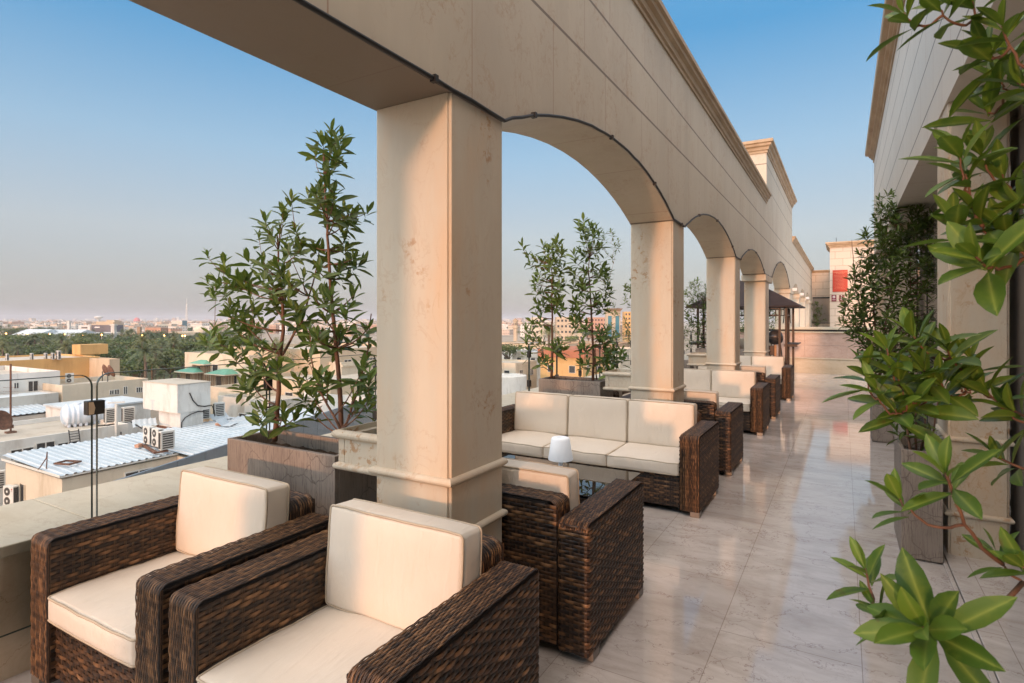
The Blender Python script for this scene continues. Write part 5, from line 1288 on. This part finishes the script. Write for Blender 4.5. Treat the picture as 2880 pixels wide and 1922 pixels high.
mb = MB(); mb.add([(-3,-2,h-1),(wd+3,-2,h-1),(wd+3,13,h+3.4),(-3,13,h+3.4),(wd+3,28,h-1),(-3,28,h-1)], [(0,1,2,3),(3,2,4,5),(0,3,5),(1,4,2)]); obj('roof', mb, M['pale_roof'], t)
t, wd, h, dd = tower('exhibition_hall', 'right pale flat hall before the navy block', 218, 290, 937, 450, 'white_wall', 'hall', depth=30)
t, wd, h, dd = tower('domed_hall', 'sandstone hall with a broad ribbed dome and arched gallery', 437, 570, 935, 480, 'sand_wall', 'hall', depth=60, wn=0)
mb = MB(); cxx = wd*.60; R = 5.3
mb.lathe([(R,0),(R,1.4)] + [(R*cos(pi/2*i/10), 1.4 + 3.9*sin(pi/2*i/10)) for i in range(1,10)] + [(.001, 5.4)], (cxx, 26, h), 36); obj('dome', mb, M['cream_wall'], t)
mb = MB()
for i in range(15): mb.add([(wd*(i+.25)/15,-.2,2),(wd*(i+.75)/15,-.2,2),(wd*(i+.75)/15,-.2,h*.5),(wd*(i+.5)/15,-.2,h*.68),(wd*(i+.25)/15,-.2,h*.5)], [(0,1,2,3,4)])
obj('arch_row', mb, M['win'], t)
tower('terracotta_block', 'terracotta pink block with roof terrace before the domed hall', 408, 452, 922, 450, 'pink_wall', 'building', wn=5)
tower('terracotta_block', 'brown block with small windows in front of the domed hall', 400, 437, 934, 420, 'brown_wall', 'building', wn=5)
tower('slim_tower', 'slim square sandstone tower beside the curved hall', 385, 394, 920, 400, 'brown_wall', 'tower')
tower('teal_office_block', 'low teal glass office block on the skyline', 481, 512, 902, 900, 'tealglass', 'office block')
tower('cream_office_block', 'cream office block with arcade left of the teal block', 445, 482, 912, 700, 'cream_wall', 'office block', wn=8)
pk = PD(385, 900, 2100); pd_ = thing('pink_dome', 'distant pink dome rising above the skyline', 'dome', (pk.x, pk.y, GZ))
mb = MB(); mb.lathe([(11,0),(11,14)] + [(11*cos(pi/2*i/9)*1.0, 14+13*sin(pi/2*i/9)) for i in range(1,9)] + [(.001,28)], sides=24); obj('shell', mb, plain('rose dome', (.55,.16,.15), .7), pd_)
mk = PD(525, 900, 1500); ms = thing('lattice_mast', 'tall red and white lattice mast on the skyline', 'mast', (mk.x, mk.y, GZ), YAW)
mb = MB(); Ht = 18.6 + 1500*60/1600
for sx in (-1, 1):
    for sy in (-1, 1): mb.tube([(3.2*sx, 3.2*sy, 0), (.6*sx, .6*sy, Ht*.82)], .38, 4)
for i in range(14):
    f0, f1 = i/14, (i+1)/14; r0, r1 = 3.2-2.6*f0, 3.2-2.6*f1
    for sg in (1, -1): mb.tube([(-r0*sg,-r0,Ht*.82*f0),(r1*sg,-r1,Ht*.82*f1)], .25, 4); mb.tube([(r0,-r0*sg,Ht*.82*f0),(r1,r1*sg,Ht*.82*f1)], .25, 4)
mb.tube([(0,0,Ht*.82),(0,0,Ht)], .35, 4); obj('frame', mb, M['white_wall'], ms)  # pale wall colour on the frame imitates haze
wk = PD(277, 900, 1300); wtw = thing('mushroom_water_tower', 'distant mushroom shaped water tower behind the navy block', 'water tower', (wk.x, wk.y, GZ))
mb = MB(); mb.lathe([(2.5,0),(2,16),(2.3,19),(8,23),(8.4,25),(8,26),(2,27.5),(.001,27.5)], sides=24); obj('body', mb, M['white_wall'], wtw)
# white tensile tent in the park
tt = PD(405, 1010, 205); te = thing('tensile_tent', 'small white peaked tent among the palms', 'tent', (tt.x, tt.y, GZ), YAW+.5)
mb = MB(); n = 20; prof = [(0.1,6.6),(.35,6.2),(.9,5.4),(1.8,4.6),(3.0,4.0),(4.6,3.5)]
for i in range(len(prof)-1):
    for k in range(n):
        def q(r, h, w): s = 1 + .16*cos(4*w)*(r/4.6)**2; return (r*s*cos(w), r*s*sin(w), h - .5*(cos(4*w))*(r/4.6)**2)
        w0, w1 = 2*pi*k/n, 2*pi*(k+1)/n; mb.add([q(*prof[i],w0), q(*prof[i],w1), q(*prof[i+1],w1), q(*prof[i+1],w0)], [(0,1,2,3)])
obj('canopy', mb, M['white_lamp'], te, smooth=True)
for k in range(4):
    w = pi/2*k; mb = MB(); mb.tube([(5.2*cos(w),5.2*sin(w),0),(5.2*cos(w),5.2*sin(w),3.05)], .08, 6); obj('pole', mb, M['ac'], te)

# -- park trees
poly_park = [(-60,946),(60,944),(150,950),(270,946),(276,974),(418,974),(428,960),(520,956),(620,955),(720,950),(760,960),(640,1000),(600,1030),(560,1075),(480,1100),(400,1110),(310,1110),(300,1040),(-60,1040)]
def frond_palm(seed, H):
    rng = random.Random(seed); t = MB(); t.tube([(0,0,0),(.1,.05,H*.4),(.05,.1,H*.75),(0,0,H)], [.34,.26,.24,.28], 7)
    c = MB()
    for i in range(30):
        w = i*2.4 + rng.uniform(-.2,.2); el = radians(75 - 105*(i/30) + rng.uniform(-8,8)); L = rng.uniform(2.7, 3.5)
        d = V((cos(w)*cos(el), sin(w)*cos(el), sin(el))); side = V((-sin(w), cos(w), 0)); prev = None; tint = rng.uniform(.1,.75)*(1 if i < 24 else .6)
        for s in range(8):
            f = s/7; p = V((0,0,H)) + d*(L*f) - V((0,0,1))*(1.25*L*f*f*.42); 
            if s:
                for sg in (-1, 1):
                    for kk in (0, .5):
                        b = prev.lerp(p, kk); ll = .75*(1-.55*f)*rng.uniform(.8,1.2); e = b + side*sg*ll*.8 + d*ll*.55 - V((0,0,ll*.45)); wv = (p-prev)*.28
                        c.add([b, b+wv, e+wv*.3, e], [(0,1,2,3)], [(tint,0)]*4)
            prev = p
    return t, c
def broad_tree(seed, H, R, flat=.6):
    rng = random.Random(seed); t = MB(); hz = H*.45
    t.tube([(0,0,0),(.1,0,hz*.6),(0,.1,hz)], [.3,.24,.2], 7)
    c = MB(); cl = []
    for i in range(11):
        w = rng.uniform(0,6.28); r = R*sqrt(rng.random())*.75; cl.append((V((r*cos(w), r*sin(w), hz + (H-hz)*rng.uniform(.25,.85))), R*rng.uniform(.28,.46)))
        t.tube([(0,0,hz*.8), tuple(cl[-1][0]*.6 + V((0,0,hz*.3))), tuple(cl[-1][0])], [.13,.08,.04], 5)
    for ctr, r in cl:
        tt = rng.uniform(.15,.7)
        for k in range(70):
            d = V((rng.gauss(0,1), rng.gauss(0,1), rng.gauss(0,1)*flat)).normalized(); p = ctr + V((d.x*r, d.y*r, d.z*r*flat))*rng.uniform(.6,1.05)
            a = V((rng.gauss(0,1), rng.gauss(0,1), rng.gauss(0,.6))).normalized(); b = a.cross(d).normalized(); s = rng.uniform(.22,.42)
            c.add([p-a*s-b*s*.5, p+a*s*.2-b*s*.6, p+a*s, p+b*s*.6], [(0,1,2,3)], [(max(0,min(1,tt+rng.uniform(-.2,.2))),0)]*4)
    return t, c
lawn = MB(); lp_ = [P(u, max(v, 938), GZ+.05) for u, v in poly_park]
lawn.add(lp_, [tuple(range(len(lp_)))]); tag(obj('park_lawn', lawn, plain('park grass and soil', (.075,.085,.04), .95, var=.4, sc=.05)), kind='structure')
def tree_proto(name, label, group, tc, mat):
    o = thing(name, label, 'tree', group=group); obj('trunk', tc[0], M['trunk'], o, smooth=True, fix=False); obj('crown', tc[1], M[mat], o, fix=False); return o
GPK = 'trees of the park below'
kinds = [('date_palm', 'feathery grey green date palm in the park below the terrace', [tree_proto('date_palm', 'feathery grey green date palm in the park below the terrace', 'date palms in the park below', frond_palm(s, h), 'palm') for s, h in ((1, 6.0), (2, 7.5), (3, 4.8))]),
         ('park_tree', 'dark rounded leafy tree in the park below the terrace', [tree_proto('park_tree', 'dark rounded leafy tree in the park below the terrace', 'leafy trees in the park below', broad_tree(s, h, r), 'foliage') for s, h, r in ((4, 7, 4.2), (5, 5.5, 3.4), (6, 8, 5))])]
rng = random.Random(20)
spots = []
tries = 0
while len(spots) < 330 and tries < 60000:
    tries += 1; u, v = rng.uniform(-60, 760), rng.uniform(940, 1110)
    if not inpoly(u, v, poly_park): continue
    p = P(u, v, GZ)
    if any((p.x-a.x)**2 + (p.y-a.y)**2 < (15 if v > 1000 else 34) for a in spots): continue
    if (p.x-tt.x)**2 + (p.y-tt.y)**2 < 60: continue
    spots.append(p)
for u, v in ((25,938),(60,936),(110,930),(150,931),(170,934),(205,930),(235,938),(560,935),(600,930),(650,938),(1480,955),(1530,940),(1610,985),(1545,1040),(1655,975),(640,1100),(655,1095),(780,1160),(1590,1010),(1430,1040)):
    spots.append(P(u, v, GZ if v < 1020 else -11))
used = set()
for i, p in enumerate(spots):
    nm, lb, pr = kinds[0] if rng.random() < .52 else kinds[1]; o = pr[rng.randrange(3)]; s = rng.uniform(.95, 1.5)
    if o.name not in used: used.add(o.name); o.location = p; o.rotation_euler.z = rng.uniform(0,6.28); o.scale = (s, s, s)
    else: dup(o, p, rng.uniform(0,6.28), scale=s)
# street lamps that are already lit
for i, (u, v) in enumerate(((17,939),(77,939),(140,940),(182,941),(233,942),(286,942),(400,944),(462,944),(513,945),(520,945),(573,946),(414,1034))):
    dp = 330 if v < 1000 else 150; c = PD(u, v, dp); t = thing('street_lamp', 'lit street lamp glowing orange at the edge of the park', 'street lamp', (c.x, c.y, GZ), group='lit street lamps around the park'); H = c.z-GZ
    mb = MB(); mb.tube([(0,0,0),(0,0,H)], .09, 5); obj('pole', mb, M['ac'], t); mb = MB(); mb.lathe([(.001,-.45),(.28,-.3),(.36,0),(.28,.3),(.001,.45)], (0,0,H), 8); obj('bulb', mb, M['lit'], t)

# -- rows of houses across the plain
wm = []
def far_mat():
    m, t, b = new_mat('far house render')
    oi = nd(t, 'ShaderNodeObjectInfo'); ge = nd(t, 'ShaderNodeNewGeometry')
    r = nd(t, 'ShaderNodeMath', {0: oi.outputs['Random'], 1: ge.outputs['Random Per Island']}, operation='ADD').outputs[0]
    r = mth(t, 'FRACT', mth(t, 'MULTIPLY', r, 7.3))
    c = ramp(t, r, [(0, (.62,.58,.52)), (.18, (.55,.46,.36)), (.36, (.50,.36,.26)), (.5, (.66,.63,.58)), (.66, (.54,.42,.34)), (.8, (.45,.28,.2)), (.92, (.60,.55,.48))], 'CONSTANT')
    s = nd(t, 'ShaderNodeSeparateXYZ', {0: ge.outputs['Position']}); nz = nd(t, 'ShaderNodeSeparateXYZ', {0: ge.outputs['Normal']}).outputs[2]
    h = mth(t, 'ADD', s.outputs[0], s.outputs[1])
    wx = mth(t, 'LESS_THAN', mth(t, 'FRACT', mth(t, 'DIVIDE', h, 3.1)), .38); wz = mth(t, 'LESS_THAN', mth(t, 'ABSOLUTE', mth(t, 'SUBTRACT', mth(t, 'FRACT', mth(t, 'DIVIDE', mth(t, 'ADD', s.outputs[2], 17), 3.4)), .55)), .2)
    wf = mth(t, 'MULTIPLY', mth(t, 'MULTIPLY', wx, wz), mth(t, 'LESS_THAN', nz, .5))
    c = mixc(t, mth(t, 'MULTIPLY', wf, .75), c, (.06,.055,.05))
    t.links.new(c, b.inputs['Base Color']); b.inputs['Roughness'].default_value = .85; b.inputs['Specular IOR Level'].default_value = .2; return m
M['far'] = far_mat()
def house_mb(rng, mb, x, y, k=1):
    w, d = rng.uniform(9, 20)*k, rng.uniform(9, 20)*k; h = rng.choice([6, 7, 8, 9, 10, 11, 13])*rng.uniform(.9, 1.1)
    mb.box(x-w/2, x+w/2, y-d/2, y+d/2, 0, h); mb.box(x-w/2, x-w/2+.5, y-d/2, y+d/2, h+.005, h+.9); mb.box(x-w/2+.5, x+w/2, y-d/2, y-d/2+.5, h+.005, h+.9); mb.box(x+w/2-.5, x+w/2, y-d/2+.5, y+d/2, h+.005, h+.9)
    a, b = rng.uniform(-.3,.2)*w, rng.uniform(-.3,.2)*d; mb.box(x+a, x+a+3.5, y+b, y+b+3.5, h+.005, h+rng.uniform(2,3.2))
rng = random.Random(31)
hs = []
tries = 0
while len(hs) < 170 and tries < 30000:
    tries += 1; u = rng.uniform(-60, 1800); v = 903 + 44*rng.random()**1.0
    if 1060 < u < 1400: continue
    p = P(u, v, GZ); dp = 18.6*1600/(v-900)
    if dp > 1500 or dp < 300: continue
    if dp < 520 and u < 770: continue
    if any((p.x-a.x)**2 + (p.y-a.y)**2 < 24**2 for a in hs): continue
    hs.append(p)
for p in hs:
    mb = MB(); house_mb(rng, mb, 0, 0, 1.15); o = tag(obj('plain_house', mb, M['far'], fix=False), 'small flat roofed house, one of the many on the plain below', 'house', 'far flat roofed houses of the city'); o.location = (p.x, p.y, GZ)
# nearer houses right of the saplings and between pillars
mb = MB(); rng = random.Random(33); k = 0
while k < 5400:
    u = rng.uniform(-650, 1830); v = 901.8 + 26*rng.random()**2.2
    dp = 18.6*1600/(v-900)
    if 1065 < u < 1395 or dp < 900: continue
    p = P(u, v, GZ); house_mb(rng, mb, p.x, p.y, rng.uniform(.9, 1.4)); k += 1
for i in range(330):        # taller blocks on the horizon
    u = rng.uniform(-650, 1830); dp = rng.uniform(2600, 8000); p = PD(u, 900, dp); w = rng.uniform(7, 22)*dp/4000; h = rng.uniform(12, 22)*(.6+dp/7000) if rng.random() < .93 else rng.uniform(24, 38)
    if 1065 < u < 1395: continue
    mb.box(p.x-w, p.x+w, p.y-w*.6, p.y+w*.6, 0, h)
dc = tag(obj('distant_city', mb, M['far'], fix=False), 'hazy mass of distant flat roofed houses out to the horizon', 'distant city', kind='stuff'); dc.location = (0, 0, GZ)
# far tree belts
mb = MB(); rng = random.Random(41)
for i in range(300):
    u = rng.uniform(-650, 1830); v = 905 + 30*rng.random()**1.3; p = P(u, v, GZ); R = rng.uniform(5, 11)
    if 1065 < u < 1395: continue
    for k in range(26):
        d = V((rng.gauss(0,1), rng.gauss(0,1), rng.gauss(0,1))).normalized(); c = p + V((d.x*R, d.y*R, 3.6 + d.z*2.6)); a = V((rng.gauss(0,1), rng.gauss(0,1), rng.gauss(0,.6))).normalized()*2.6; b = a.cross(d).normalized()*2.2
        mb.add([c-a-b, c+a-b, c+a+b, c-a+b], [(0,1,2,3)], [(rng.uniform(.0,.5),0)]*4)
tag(obj('distant_trees', mb, M['foliage'], fix=False), 'dark patches of distant trees among the houses', 'trees', kind='stuff')

# ------------------------------------------------------------------ haze
mb = MB(); mb.box(-9500, 7000, -2500, 11500, GZ-1, 62)
hm = bpy.data.materials.new('warm evening haze'); hm.use_nodes = True; ht = hm.node_tree; ht.nodes.clear()
ho = ht.nodes.new('ShaderNodeOutputMaterial'); hv = ht.nodes.new('ShaderNodeVolumePrincipled'); hv.inputs['Color'].default_value = (.82,.84,.90,1); hv.inputs['Density'].default_value = 1.6e-4; hv.inputs['Anisotropy'].default_value = 0
ht.links.new(hv.outputs[0], ho.inputs['Volume'])
tag(obj('haze', mb, hm), kind='stuff')
